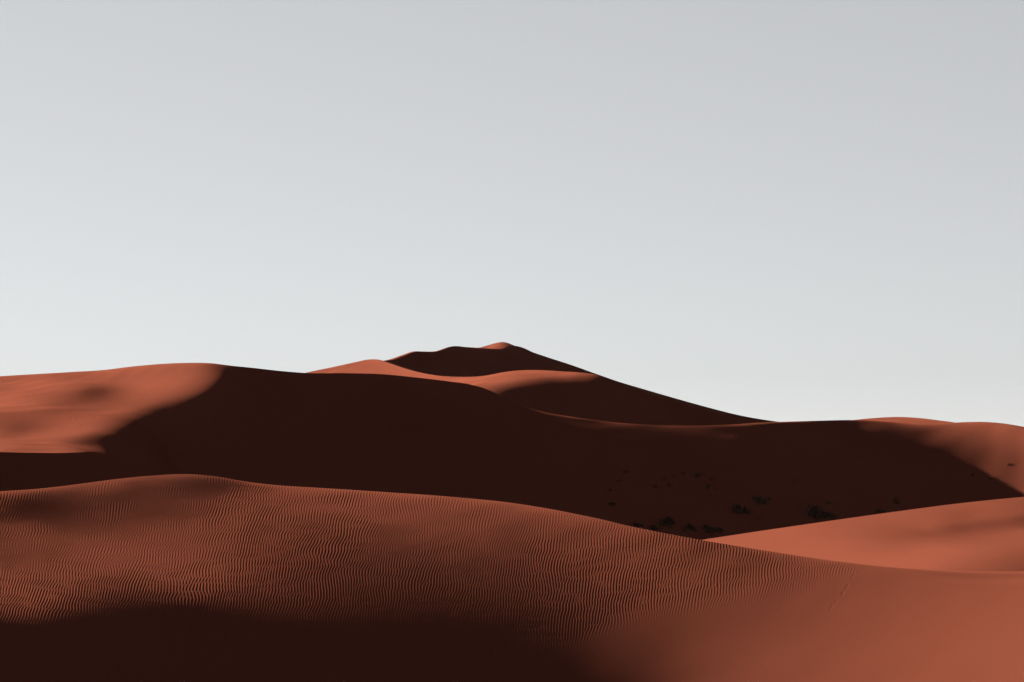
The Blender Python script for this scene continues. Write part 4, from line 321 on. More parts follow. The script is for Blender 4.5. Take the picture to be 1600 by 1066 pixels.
[-81,-81,-81,-81,-81,-81,-81,-81,-81,-81,-80,-80,-79,-81,-86,-94,-96,-90,-84,-80,-77],
[-81,-81,-81,-81,-81,-81,-81,-81,-81,-81,-80,-80,-79,-79,-81,-83,-84,-82,-80,-79,-78],
[-81,-81,-81,-81,-81,-81,-81,-81,-81,-81,-81,-80,-80,-79,-79,-80,-80,-80,-79,-79,-79],
[-81,-81,-81,-81,-81,-81,-81,-81,-81,-81,-81,-80,-80,-79,-79,-79,-79,-79,-79,-80,-80]]),
  'D1': dict(x0=-96, y0=400, h=4.5, nx=47, ny=48, q=0.02,
    crest=[(-0.13502, 546.0, 15.076), (-0.11897, 547.5, 16.878), (-0.10291, 549.0, 19.044), (-0.08685, 549.6, 20.922), (-0.07881, 549.8, 21.903), (-0.07238, 550.0, 22.619), (-0.06756, 544.0, 22.407), (-0.06112, 534.0, 20.929), (-0.05146, 517.0, 18.599), (-0.03859, 499.0, 16.587), (-0.02572, 489.0, 15.861), (-0.01447, 482.9, 15.896), (-0.00482, 482.0, 16.72), (0.00322, 480.2, 17.121), (0.01126, 478.0, 17.15), (0.02573, 467.0, 16.425), (0.03537, 459.4, 15.862), (0.04341, 453.0, 15.058), (0.05144, 451.8, 13.637), (0.06429, 450.0, 11.557), (0.09639, 447.0, 7.028), (0.12847, 443.5, 3.841), (0.16054, 440.0, 1.411)],
    foot=[(-0.1346, 543.1), (-0.125, 544.5), (-0.1154, 546.1), (-0.1058, 546.6), (-0.0961, 544.2), (-0.0865, 537.3), (-0.0769, 528.5), (-0.0673, 520.8), (-0.0577, 511.4), (-0.0481, 502.3), (-0.0385, 485.9), (-0.0288, 469.0), (-0.0192, 457.4), (-0.0096, 448.3), (0.0, 444.4), (0.0096, 442.3), (0.0192, 440.6), (0.0288, 438.8), (0.0385, 437.5), (0.0481, 436.5), (0.0577, 435.5), (0.0673, 435.0), (0.0769, 435.5), (0.0865, 437.1), (0.0961, 438.7), (0.1058, 439.1), (0.1154, 439.4), (0.125, 439.8), (0.1346, 439.5), (0.1442, 439.3), (0.1538, 438.9)],
    c=[
[268,268,268,268,268,268,269,277,289,283,246,270,277,279,273,276,276,272,271,272,276,275,270,272,274,271,273,276,273,275,275,277,275,276,276,275,268,253,284,283,273,268,268,268,268,268,268],
[268,268,268,268,268,268,271,278,262,139,-97,-38,-6,34,43,84,110,117,136,159,185,173,137,121,109,82,79,87,74,81,77,78,63,52,39,21,9,-7,201,272,275,270,268,268,268,268,268],
[268,268,268,268,268,269,274,278,224,-68,-567,-425,-371,-277,-255,-156,-98,-76,-31,20,77,49,-30,-69,-97,-159,-170,-152,-182,-166,-177,-174,-207,-235,-261,-307,-315,-369,93,258,277,271,268,268,268,268,268],
[268,268,268,268,268,269,276,281,215,-98,-410,-252,-228,-139,-129,-36,3,23,60,104,151,126,59,26,4,-48,-60,-42,-70,-55,-65,-61,-85,-115,-123,-184,-158,-269,101,262,280,272,268,268,268,268,268],
[268,268,268,268,268,270,277,279,184,-192,-381,-242,-209,-125,-111,-12,22,46,84,131,177,150,81,47,24,-30,-45,-26,-53,-40,-49,-44,-66,-100,-105,-170,-146,-243,61,249,280,273,269,268,268,268,268],
[268,268,268,268,268,270,278,276,159,-252,-312,-196,-155,-81,-63,34,63,89,125,172,215,188,120,86,64,14,-2,19,-9,3,-6,-2,-22,-56,-60,-123,-102,-193,-7,225,277,274,269,268,268,268,268],
[268,268,268,268,268,271,279,273,144,-272,-252,-162,-108,-47,-20,74,98,126,161,210,251,222,156,125,103,47,22,42,22,28,24,32,16,-18,-24,-80,-72,-133,-77,198,275,276,270,268,268,268,268],
[268,268,268,268,268,271,279,271,136,-261,-195,-124,-60,-11,24,114,135,164,199,248,286,258,191,149,128,95,86,112,75,85,76,69,49,25,8,-28,-47,-71,-117,171,270,277,271,268,268,268,268],
[268,268,268,268,268,271,279,267,127,-237,-142,-86,-13,24,69,154,172,203,236,286,324,288,228,221,197,107,57,69,69,47,81,110,101,69,38,8,-30,-19,-75,119,250,275,272,269,268,268,268],
[268,268,268,268,268,272,278,260,110,-205,-90,-47,33,60,114,192,210,240,274,327,349,337,266,170,162,175,183,195,203,213,185,98,79,57,26,0,-43,-41,-80,-49,195,265,271,269,268,268,268],
[268,268,268,268,268,272,277,248,80,-167,-40,-7,77,96,159,230,247,278,317,346,426,334,294,304,314,322,335,348,361,320,310,237,208,171,133,99,91,75,79,90,228,268,271,269,268,268,268],
[268,268,268,268,269,273,275,231,38,-120,5,34,120,133,203,269,281,324,332,438,372,403,442,446,451,467,479,493,494,481,355,333,310,266,236,236,231,250,295,289,279,274,270,268,268,268,268],
[268,268,268,268,269,273,273,215,2,-66,47,78,161,171,248,305,324,348,401,410,470,559,594,588,608,625,629,682,694,522,483,460,400,366,399,395,307,247,284,286,276,270,268,268,268,268,268],
[268,268,268,268,269,273,271,206,-10,-9,85,124,200,211,292,341,363,385,437,446,589,651,670,709,738,732,777,832,553,670,852,630,260,236,299,308,281,261,270,272,269,268,268,268,268,268,268],
[268,268,268,268,269,273,269,203,3,45,123,170,237,252,334,378,402,418,487,460,688,665,718,759,760,768,833,655,597,625,206,284,237,243,267,273,268,265,268,268,268,268,268,268,268,268,268],
[268,268,268,268,269,273,268,206,30,97,162,217,273,294,374,419,431,473,499,535,619,714,768,794,784,827,802,717,705,141,93,216,250,261,267,268,267,267,268,268,268,268,268,268,268,268,268],
[268,268,268,268,269,272,267,211,64,147,200,263,309,337,414,459,464,522,494,638,716,762,791,797,806,843,772,607,384,196,201,250,266,269,268,268,268,268,268,268,268,268,268,268,268,268,268],
[268,268,268,268,269,271,266,217,103,195,239,308,347,376,462,483,524,518,628,708,688,762,812,793,850,856,592,454,300,246,254,268,270,269,268,268,268,268,268,268,268,268,268,268,268,268,268],
[268,268,268,268,269,270,264,221,145,242,279,352,383,418,505,511,587,499,714,676,749,789,807,838,900,740,303,270,257,259,267,270,269,268,268,268,268,268,268,268,268,268,268,268,268,268,268],
[268,268,268,268,269,269,261,225,191,286,320,396,418,464,537,569,570,648,686,705,746,780,828,894,835,435,247,244,257,265,269,269,268,268,268,268,268,268,268,268,268,268,268,268,268,268,268],
[268,268,268,268,268,268,260,237,240,329,362,439,455,508,579,593,651,603,718,706,780,832,897,869,487,291,243,254,264,268,269,268,268,268,268,268,268,268,268,268,268,268,268,268,268,268,268],
[268,268,268,268,268,267,264,260,290,369,405,480,491,555,607,660,616,748,691,737,861,819,607,444,295,250,253,264,268,269,268,268,268,268,268,268,268,268,268,268,268,268,268,268,268,268,268],
[268,268,268,268,267,267,274,293,338,409,450,519,532,592,659,666,720,719,700,861,977,563,340,271,250,254,263,268,269,268,268,268,268,268,268,268,268,268,268,268,268,268,268,268,268,268,268],
[268,268,268,267,266,269,292,332,385,449,494,557,571,635,697,703,754,710,804,1015,992,447,268,247,255,264,268,269,268,268,268,268,268,268,268,268,268,268,268,268,268,268,268,268,268,268,268],
[268,268,268,267,265,274,320,373,431,489,538,596,608,684,717,780,740,775,919,986,560,302,247,255,264,268,269,268,268,268,268,268,268,268,268,268,268,268,268,268,268,268,268,268,268,268,268],
[268,268,268,266,265,283,361,415,477,527,585,630,655,712,785,763,776,856,967,504,293,241,250,263,268,269,268,268,268,268,268,268,268,268,268,268,268,268,268,268,268,268,268,268,268,268,268],
[268,268,267,265,264,294,410,457,522,568,627,666,693,756,818,790,831,926,979,427,252,243,259,267,269,268,268,268,268,268,268,268,268,268,268,268,268,268,268,268,268,268,268,268,268,268,268],
[268,268,267,264,264,306,459,498,568,607,671,720,716,837,804,829,890,986,964,413,259,254,265,268,269,268,268,268,268,268,268,268,268,268,268,268,268,268,268,268,268,268,268,268,268,268,268],
[268,268,267,263,264,319,504,540,613,641,726,695,813,801,837,878,954,1043,569,292,246,258,267,269,268,268,268,268,268,268,268,268,268,268,268,268,268,268,268,268,268,268,268,268,268,268,268],
[268,268,266,262,265,335,546,586,650,702,746,836,790,845,882,935,1022,1021,446,257,247,262,268,268,268,268,268,268,268,268,268,268,268,268,268,268,268,268,268,268,268,268,268,268,268,268,268],
[268,268,266,260,267,357,585,630,693,731,744,923,862,883,938,998,1064,1009,420,259,254,265,268,268,268,268,268,268,268,268,268,268,268,268,268,268,268,268,268,268,268,268,268,268,268,268,268],
[268,268,264,257,268,382,635,699,695,841,816,899,882,939,998,1040,1141,587,290,243,257,267,268,268,268,268,268,268,268,268,268,268,268,268,268,268,268,268,268,268,268,268,268,268,268,268,268],
[268,267,262,255,281,425,659,673,825,762,887,927,933,1007,1035,1124,1239,503,263,247,262,268,268,268,268,268,268,268,268,268,268,268,268,268,268,268,268,268,268,268,268,268,268,268,268,268,268],
[268,266,262,269,365,700,721,763,795,862,941,900,1002,1038,1105,1213,865,372,249,253,265,268,268,268,268,268,268,268,268,268,268,268,268,268,268,268,268,268,268,268,268,268,268,268,268,268,268],
[268,266,263,274,386,767,812,856,900,913,922,1020,1064,1107,1165,1169,556,283,245,259,267,268,268,268,268,268,268,268,268,268,268,268,268,268,268,268,268,268,268,268,268,268,268,268,268,268,268],
[268,267,263,261,290,394,399,463,689,967,1085,1018,1067,1127,1167,633,316,241,251,264,268,268,268,268,268,268,268,268,268,268,268,268,268,268,268,268,268,268,268,268,268,268,268,268,268,268,268],
[268,268,266,261,260,270,261,272,342,450,573,713,939,1096,991,452,262,245,260,267,269,268,268,268,268,268,268,268,268,268,268,268,268,268,268,268,268,268,268,268,268,268,268,268,268,268,268],
[268,268,268,266,263,260,253,249,253,267,293,335,404,454,424,285,247,256,266,268,268,268,268,268,268,268,268,268,268,268,268,268,268,268,268,268,268,268,268,268,268,268,268,268,268,268,268],
[268,268,268,268,267,266,264,261,257,253,250,251,259,267,267,252,256,264,268,269,268,268,268,268,268,268,268,268,268,268,268,268,268,268,268,268,268,268,268,268,268,268,268,268,268,268,268],
[268,268,268,268,268,268,268,267,266,263,260,257,255,255,258,260,265,268,268,268,268,268,268,268,268,268,268,268,268,268,268,268,268,268,268,268,268,268,268,268,268,268,268,268,268,268,268],
[268,268,268,268,268,268,268,268,268,268,267,266,265,265,265,267,268,268,268,268,268,268,268,268,268,268,268,268,268,268,268,268,268,268,268,268,268,268,268,268,268,268,268,268,268,268,268],
[268,268,268,268,268,268,268,268,268,268,268,268,268,268,268,268,268,268,268,268,268,268,268,268,268,268,268,268,268,268,268,268,268,268,268,268,268,268,268,268,268,268,268,268,268,268,268],
[268,268,268,268,268,268,268,268,268,268,268,268,268,268,268,268,268,268,268,268,268,268,268,268,268,268,268,268,268,268,268,268,268,268,268,268,268,268,268,268,268,268,268,268,268,268,268],
[268,268,268,268,268,268,268,268,268,268,268,268,268,268,268,268,268,268,268,268,268,268,268,268,268,268,268,268,268,268,268,268,268,268,268,268,268,268,268,268,268,268,268,268,268,268,268],
[268,268,268,268,268,268,268,268,268,268,268,268,268,268,268,268,268,268,268,268,268,268,268,268,268,268,268,268,268,268,268,268,268,268,268,268,268,268,268,268,268,268,268,268,268,268,268],
[268,268,268,268,268,268,268,268,268,268,268,268,268,268,268,268,268,268,268,268,268,268,268,268,268,268,268,268,268,268,268,268,268,268,268,268,268,268,268,268,268,268,268,268,268,268,268],
[268,268,268,268,268,268,268,268,268,268,268,268,268,268,268,268,268,268,268,268,268,268,268,268,268,268,268,268,268,268,268,268,268,268,268,268,268,268,268,268,268,268,268,268,268,268,268],
[268,268,268,268,268,268,268,268,268,268,268,268,268,268,268,268,268,268,268,268,268,268,268,268,268,268,268,268,268,268,268,268,268,268,268,268,268,268,268,268,268,268,268,268,268,268,268]]),
  'D2': dict(x0=-90, y0=640, h=5.0, nx=33, ny=27, q=0.05,
    crest=[(-0.10289, 700.0, 21.129), (-0.08362, 702.0, 25.706), (-0.07238, 704.0, 28.272), (-0.06755, 706.0, 28.625), (-0.06434, 707.0, 28.711), (-0.06048, 708.0, 29.003), (-0.05469, 710.0, 30.456), (-0.04891, 712.0, 32.032), (-0.04344, 713.0, 32.215), (-0.03797, 714.0, 32.306), (-0.03411, 715.0, 33.204), (-0.03057, 716.0, 34.15), (-0.02253, 717.0, 33.989), (-0.01609, 718.0, 33.759), (-0.00965, 718.0, 33.505), (-0.00483, 718.0, 33.736), (-0.00225, 718.0, 34.268), (0.0, 718.0, 34.499), (0.01609, 716.0, 30.137), (0.04341, 714.0, 22.93), (0.06428, 712.0, 17.142)],
    foot=[(-0.1025, 699.7), (-0.0961, 700.1), (-0.0897, 700.7), (-0.0833, 701.4), (-0.0769, 702.6), (-0.0673, 703.2), (-0.0609, 703.2), (-0.0545, 701.7), (-0.0481, 700.4), (-0.0417, 698.8), (-0.0353, 697.5), (-0.0288, 696.4), (-0.0224, 696.3), (-0.016, 697.5), (-0.0096, 698.9), (-0.0032, 700.3), (0.0032, 701.4), (0.0096, 702.4), (0.016, 702.8), (0.0224, 703.3), (0.0288, 704.0), (0.0353, 707.4), (0.0417, 710.6), (0.0481, 711.6), (0.0545, 711.3), (0.0609, 711.1)],
    c=[
[487,491,496,499,490,467,459,471,478,485,488,481,480,479,479,479,477,479,482,484,483,482,485,480,477,471,459,447,476,500,503,496,489],
[487,490,492,482,438,354,325,358,377,402,419,401,399,395,392,392,387,395,403,407,402,393,392,362,342,316,287,258,362,455,489,493,489],
[488,491,490,469,393,244,207,268,295,339,369,334,336,328,323,324,313,328,341,348,339,321,321,264,231,187,144,78,256,418,481,493,491],
[488,492,491,469,391,258,265,315,338,379,402,368,373,364,360,361,351,366,377,383,375,358,362,309,282,240,210,135,260,416,483,495,493],
[489,492,492,469,391,264,282,325,352,394,411,379,384,375,372,372,361,375,387,394,387,369,372,321,291,249,217,148,254,413,483,496,494],
[489,492,492,468,392,276,304,345,372,414,426,396,401,391,388,386,382,398,408,410,403,386,389,340,309,269,237,169,248,408,481,496,494],
[489,492,491,466,391,290,326,363,391,433,439,412,416,408,405,411,389,403,414,432,418,402,406,358,325,287,254,190,243,402,479,496,494],
[489,492,489,463,389,305,347,380,410,451,454,427,433,426,410,423,393,410,420,440,439,417,420,376,342,306,271,211,242,397,476,495,494],
[490,492,487,458,386,323,368,398,430,470,468,441,454,428,416,428,399,416,425,446,445,440,439,393,358,325,288,233,244,394,474,494,495],
[490,491,484,451,379,342,386,418,445,489,477,463,465,432,424,434,404,423,431,452,451,446,444,418,371,344,304,255,249,393,473,494,495],
[491,490,480,442,371,372,402,442,459,508,497,479,467,437,428,440,409,428,436,459,457,454,449,436,389,362,322,275,259,394,472,494,495],
[491,488,475,432,364,384,407,452,462,520,508,483,474,444,444,444,413,438,443,464,462,459,454,440,410,377,340,295,270,396,472,493,495],
[490,485,468,421,362,397,423,458,478,538,515,492,477,444,437,448,419,433,443,471,470,468,464,447,436,394,357,315,283,396,470,493,497],
[489,484,467,426,386,397,424,470,469,546,512,495,481,492,503,496,497,498,486,467,473,469,464,451,434,418,372,334,298,389,462,490,497],
[488,487,485,494,551,600,591,563,605,564,555,540,557,561,559,548,550,547,538,550,538,524,517,495,459,432,392,356,317,359,441,482,497],
[487,487,490,501,534,562,567,573,689,625,593,611,610,618,601,605,612,599,609,592,574,579,552,523,487,444,406,366,324,296,409,471,494],
[487,486,487,491,502,511,515,528,588,604,625,664,698,663,651,681,657,666,646,626,658,616,584,550,507,471,436,403,378,337,423,473,493],
[487,486,486,486,488,488,488,494,515,532,556,587,542,596,776,721,708,713,685,744,695,616,572,515,507,492,475,460,448,433,463,483,493],
[487,486,486,485,485,484,482,482,487,493,502,509,494,533,616,531,397,266,527,895,798,615,532,495,492,491,488,485,481,477,484,489,491],
[487,487,486,486,486,485,484,483,483,483,484,484,480,494,516,472,397,348,480,653,627,542,498,483,485,487,489,490,489,488,489,489,489],
[487,487,487,487,486,486,486,485,484,484,483,482,480,484,489,473,447,432,474,528,523,496,483,481,484,486,488,489,489,489,488,488,487],
[487,487,487,487,487,487,487,486,486,486,485,485,484,485,486,483,476,471,480,491,489,483,481,483,485,486,487,487,488,487,487,487,487],
[487,487,487,487,487,487,487,487,487,487,486,486,486,486,487,487,486,484,484,485,484,483,484,485,486,487,487,487,487,487,487,487,487],
[487,487,487,487,487,487,487,487,487,487,487,487,487,487,487,488,488,487,486,486,485,485,486,486,487,487,487,487,487,487,487,487,487],
[487,487,487,487,487,487,487,487,487,487,487,487,487,487,487,487,487,487,487,487,486,486,487,487,487,487,487,487,487,487,487,487,487],
[487,487,487,487,487,487,487,487,487,487,487,487,487,487,487,487,487,487,487,487,487,487,487,487,487,487,487,487,487,487,487,487,487],
[487,487,487,487,487,487,487,487,487,487,487,487,487,487,487,487,487,487,487,487,487,487,487,487,487,487,487,487,487,487,487,487,487]]),
  'D3': dict(x0=-100, y0=700, h=6.0, nx=47, ny=30, q=0.05,
    crest=[(-0.09646, 790.0, 24.862), (-0.07719, 792.0, 29.512), (-0.06755, 794.0, 31.631), (-0.06048, 796.0, 33.069), (-0.0547, 798.0, 34.822), (-0.04955, 799.0, 36.152), (-0.04376, 799.5, 36.072), (-0.03765, 800.0, 36.404), (-0.03411, 800.5, 37.458), (-0.03089, 801.0, 38.178), (-0.02253, 802.0, 37.993), (-0.01609, 802.5, 37.913), (-0.01287, 803.0, 38.635), (-0.00901, 803.0, 39.567), (-0.00611, 803.0, 40.033), (-0.00386, 802.5, 40.085), (-0.00193, 802.0, 39.647), (0.0, 801.0, 38.978), (0.01609, 796.0, 34.145), (0.02895, 793.0, 30.698), (0.04341, 790.0, 26.514), (0.05305, 787.0, 23.755), (0.06429, 785.0, 21.045), (0.08035, 782.0, 17.32), (0.0964, 780.0, 13.767), (0.11565, 778.0, 9.984), (0.1349, 776.0, 7.542), (0.16057, 774.0, 5.462), (0.19266, 772.0, 2.971)],
    foot=[(-0.0961, 783.2), (-0.0859, 783.3), (-0.0756, 786.3), (-0.0654, 789.4), (-0.0551, 792.3), (-0.0449, 790.0), (-0.0346, 789.6), (-0.0244, 790.3), (-0.0141, 786.4), (-0.0038, 785.7), (0.0064, 785.8), (0.0167, 786.0), (0.0269, 784.5), (0.0372, 782.2), (0.0474, 779.6), (0.0577, 777.3), (0.0679, 775.4), (0.0782, 773.5), (0.0884, 771.7), (0.0987, 770.7), (0.109, 772.2), (0.1192, 773.8), (0.1295, 773.3), (0.1397, 772.6), (0.15, 772.0), (0.1602, 770.5), (0.1705, 769.1), (0.1807, 768.5), (0.191, 768.0)],
    c=[
[141,141,141,141,140,139,139,138,137,138,136,136,136,134,135,134,134,137,135,136,136,137,138,139,139,140,141,142,142,144,143,144,144,146,146,145,146,146,147,147,140,141,150,145,141,141,141],
[141,141,141,140,140,145,158,174,187,212,222,241,249,249,263,263,262,273,252,238,220,201,185,169,148,134,119,105,92,84,66,59,48,52,44,29,27,16,11,9,-11,32,128,145,143,141,141],
[141,141,141,140,141,158,199,240,277,342,369,418,441,444,478,478,476,501,448,412,364,312,267,226,169,131,90,55,17,-4,-50,-70,-99,-95,-113,-151,-157,-187,-200,-206,-245,-159,88,144,144,141,141],
[141,141,140,139,142,170,218,250,282,336,356,398,415,417,447,445,444,465,420,391,351,309,271,239,190,159,125,96,64,47,10,-10,-31,-36,-38,-79,-79,-107,-116,-126,-143,-152,85,145,145,142,141],
[141,141,140,139,144,186,244,274,311,365,386,430,446,449,480,477,477,498,452,421,380,336,296,262,212,179,143,112,79,60,25,-1,-19,-31,-25,-72,-72,-100,-110,-123,-134,-153,70,143,146,142,141],
[141,141,140,138,147,207,268,295,334,384,406,448,463,465,497,492,494,514,468,438,398,354,315,283,233,200,165,135,102,83,51,22,7,-12,2,-46,-48,-73,-85,-99,-105,-138,41,136,146,142,141],
[141,141,140,138,151,232,291,316,358,405,428,469,483,486,518,511,514,533,488,458,418,375,335,304,255,221,187,157,123,103,73,41,29,5,22,-22,-30,-49,-66,-80,-83,-119,-5,124,145,143,141],
[141,141,139,137,156,259,313,337,382,426,450,489,502,505,538,530,534,552,508,477,438,395,356,325,276,242,208,178,145,124,98,62,51,25,42,5,-11,-25,-45,-56,-62,-90,-46,112,145,143,141],
[141,141,139,137,162,286,335,359,406,446,472,509,522,525,557,548,553,571,527,496,458,416,376,346,298,263,230,199,167,144,119,84,72,46,59,30,7,1,-28,-37,-46,-62,-63,103,144,144,141],
[141,140,138,137,169,313,357,381,430,466,494,529,542,545,577,567,573,590,546,516,478,436,396,366,319,284,251,221,189,166,146,106,93,66,76,60,23,21,-1,-3,-23,-33,-50,96,143,144,141],
[141,140,138,137,178,340,378,403,453,486,517,549,561,565,597,586,593,609,566,535,498,456,417,387,341,305,274,241,211,184,161,129,112,94,91,80,51,49,13,-6,-7,-18,-33,72,137,145,142],
[141,140,137,138,191,369,398,425,477,506,539,568,581,585,617,605,612,626,585,555,518,477,437,407,362,326,290,266,235,205,169,155,130,119,94,79,70,61,25,12,6,-3,-30,44,123,143,143],
[141,140,137,140,205,391,420,448,498,526,560,590,600,604,636,622,633,651,602,574,538,495,456,430,387,345,322,289,235,204,174,147,132,121,110,92,73,69,29,1,0,-11,-17,-39,72,133,144],
[141,139,136,143,232,428,436,471,528,543,587,601,622,626,656,645,652,650,633,590,562,517,486,443,388,348,317,290,266,245,221,197,161,127,108,90,81,69,75,84,80,74,69,60,58,125,142],
[141,139,134,148,261,410,474,485,539,571,599,637,637,639,673,657,660,717,617,623,565,514,488,454,417,389,368,344,322,293,266,237,214,199,190,192,190,194,180,153,138,130,115,129,113,136,143],
[141,138,135,175,382,479,494,535,563,584,638,628,643,700,693,686,739,713,691,625,584,559,521,488,461,441,416,390,363,340,312,288,258,232,218,158,61,19,75,128,144,143,139,143,138,141,142],
[140,137,139,207,509,490,535,565,593,627,629,667,709,716,697,750,727,736,708,648,634,586,567,555,530,498,460,433,425,356,231,190,163,157,156,143,119,109,124,139,143,142,142,142,141,141,141],
[141,138,136,176,382,549,559,605,631,648,670,706,721,700,754,751,736,769,781,702,674,679,648,562,464,341,220,191,190,176,148,141,138,139,141,141,139,139,141,142,141,141,141,141,141,141,141],
[141,139,135,137,174,209,209,300,583,661,706,762,737,748,785,759,736,839,753,743,756,546,293,203,185,161,136,133,136,137,136,137,138,139,140,141,141,142,142,141,141,141,141,141,141,141,141],
[141,141,139,135,135,134,127,143,206,211,261,744,232,996,714,733,863,790,808,214,227,194,140,126,131,134,134,136,137,138,139,140,140,141,141,141,141,141,141,141,141,141,141,141,141,141,141],
[141,141,141,139,138,136,132,129,132,122,131,244,111,300,233,269,355,182,222,105,121,130,129,132,136,138,139,140,140,140,141,141,141,141,141,141,141,141,141,141,141,141,141,141,141,141,141],
[141,141,141,141,141,140,139,138,136,131,128,141,114,139,125,134,153,112,127,121,131,136,138,140,140,141,141,141,141,141,141,141,141,141,141,141,141,141,141,141,141,141,141,141,141,141,141],
[141,141,141,141,141,141,141,141,140,139,138,138,133,134,131,132,135,130,135,137,140,141,141,141,141,141,141,141,141,141,141,141,141,141,141,141,141,141,141,141,141,141,141,141,141,141,141],
[141,141,141,141,141,141,141,141,141,141,141,141,140,140,139,139,140,139,140,141,141,141,141,141,141,141,141,141,141,141,141,141,141,141,141,141,141,141,141,141,141,141,141,141,141,141,141],
[141,141,141,141,141,141,141,141,141,141,141,141,141,141,141,141,141,141,141,141,141,141,141,141,141,141,141,141,141,141,141,141,141,141,141,141,141,141,141,141,141,141,141,141,141,141,141],
[141,141,141,141,141,141,141,141,141,141,141,141,141,141,141,141,141,141,141,141,141,141,141,141,141,141,141,141,141,141,141,141,141,141,141,141,141,141,141,141,141,141,141,141,141,141,141],
[141,141,141,141,141,141,141,141,141,141,141,141,141,141,141,141,141,141,141,141,141,141,141,141,141,141,141,141,141,141,141,141,141,141,141,141,141,141,141,141,141,141,141,141,141,141,141],
[141,141,141,141,141,141,141,141,141,141,141,141,141,141,141,141,141,141,141,141,141,141,141,141,141,141,141,141,141,141,141,141,141,141,141,141,141,141,141,141,141,141,141,141,141,141,141],
[141,141,141,141,141,141,141,141,141,141,141,141,141,141,141,141,141,141,141,141,141,141,141,141,141,141,141,141,141,141,141,141,141,141,141,141,141,141,141,141,141,141,141,141,141,141,141],
[141,141,141,141,141,141,141,141,141,141,141,141,141,141,141,141,141,141,141,141,141,141,141,141,141,141,141,141,141,141,141,141,141,141,141,141,141,141,141,141,141,141,141,141,141,141,141]]),
  'E': dict(x0=54, y0=380, h=4.0, nx=24, ny=33, q=0.05,
    crest=[(0.14129, 450.0, 2.02), (0.15737, 460.0, 3.836), (0.17185, 471.0, 5.092), (0.1831, 473.2, 5.617), (0.19274, 475.0, 5.852), (0.20237, 470.0, 5.624), (0.212, 465.0, 5.072), (0.22162, 460.0, 4.427), (0.23764, 456.2, 2.926), (0.26325, 450.0, 0.0)],
    foot=[(0.141, 447.2), (0.1461, 449.6), (0.1513, 452.2), (0.1564, 453.9), (0.1615, 455.6), (0.1666, 459.1), (0.1718, 461.6), (0.1769, 462.7), (0.182, 461.6), (0.1871, 459.7), (0.1923, 458.3), (0.1974, 456.9), (0.2025, 456.2), (0.2077, 456.1), (0.2128, 456.1), (0.2179, 456.6), (0.223, 457.5), (0.2282, 457.4), (0.2333, 455.4), (0.2384, 453.2), (0.2436, 450.7), (0.2487, 448.0), (0.2538, 444.7), (0.2589, 441.5)],
    c=[
[61,33,34,40,42,42,47,46,45,41,39,37,27,28,50,62,60,55,51,49,49,49,49,50],
[-20,-86,-82,-71,-64,-65,-49,-52,-59,-76,-85,-88,-109,-99,-17,37,54,54,51,50,49,49,49,50],
[-80,-191,-179,-163,-152,-155,-128,-130,-143,-169,-191,-190,-225,-220,-83,15,50,55,52,50,49,49,49,49],
[-49,-145,-140,-125,-115,-115,-100,-86,-107,-115,-150,-142,-167,-191,-104,2,47,56,53,51,49,49,49,49],
[-21,-128,-140,-119,-112,-105,-102,-74,-102,-100,-144,-136,-156,-182,-136,-17,42,56,54,51,50,49,49,49],
[0,-106,-128,-106,-101,-89,-94,-59,-86,-81,-124,-122,-136,-161,-153,-35,35,55,55,52,50,49,49,49],
[17,-82,-118,-96,-90,-76,-84,-50,-67,-68,-102,-113,-117,-141,-151,-52,25,53,55,52,50,49,49,49],
[30,-58,-104,-87,-77,-65,-71,-45,-46,-59,-76,-104,-99,-123,-142,-76,11,48,55,53,50,49,49,49],
[40,-36,-89,-78,-65,-55,-56,-40,-26,-50,-51,-93,-82,-105,-126,-99,-5,43,54,53,51,50,49,49],
[47,-16,-72,-69,-52,-46,-40,-36,-8,-38,-31,-77,-69,-87,-107,-107,-17,37,53,53,51,50,49,49],
[51,0,-54,-60,-40,-36,-25,-29,5,-22,-16,-56,-59,-68,-88,-100,-29,30,51,54,51,50,49,49],
[54,14,-35,-50,-29,-25,-12,-19,14,-3,-5,-31,-50,-49,-71,-88,-45,20,48,53,52,50,49,49],
[55,25,-17,-38,-19,-13,0,-6,20,18,3,-6,-41,-32,-55,-72,-59,9,44,53,52,51,50,49],
[55,34,1,-25,-10,0,10,9,24,38,12,17,-28,-17,-37,-53,-58,4,41,52,53,51,50,49],
[55,41,17,-9,-1,13,20,23,29,57,27,34,-9,-5,-20,-36,-47,0,32,48,52,52,51,50],
[54,46,29,6,7,26,30,36,41,62,41,50,12,3,2,-19,-42,-6,8,34,48,52,51,50],
[54,49,39,25,21,37,41,53,49,59,48,63,38,15,16,-5,-7,8,-43,7,39,50,51,50],
[52,47,37,23,23,47,54,52,65,62,50,59,54,27,19,-1,10,1,-85,-10,35,49,51,50],
[50,44,35,34,34,37,55,67,71,64,54,59,60,62,14,14,28,-7,-13,20,43,51,51,50],
[49,42,34,46,48,52,50,68,72,68,56,57,63,78,10,54,28,2,-2,32,48,51,51,50],
[49,46,45,56,62,64,67,63,76,68,66,77,84,76,74,68,20,17,47,53,54,52,51,49],
[49,49,50,60,76,77,77,78,76,77,87,93,83,84,76,30,-190,-53,28,51,53,52,50,49],
[49,49,51,58,74,89,87,87,89,96,98,93,95,102,241,101,-41,-5,36,51,52,51,50,49],
[49,49,49,52,62,77,94,95,97,96,101,102,110,130,164,93,31,33,46,51,51,50,50,49],
[49,49,48,49,53,66,88,102,104,112,112,114,134,142,111,71,48,46,50,51,50,50,49,49],
[49,49,48,48,49,56,74,104,113,117,118,123,97,87,69,54,48,49,50,50,50,50,49,49],
[50,49,49,48,48,50,58,73,87,105,120,101,70,58,51,48,48,49,50,50,50,49,49,49],
[50,49,49,49,48,48,50,54,61,69,76,67,54,48,47,47,48,49,50,50,50,49,49,49],
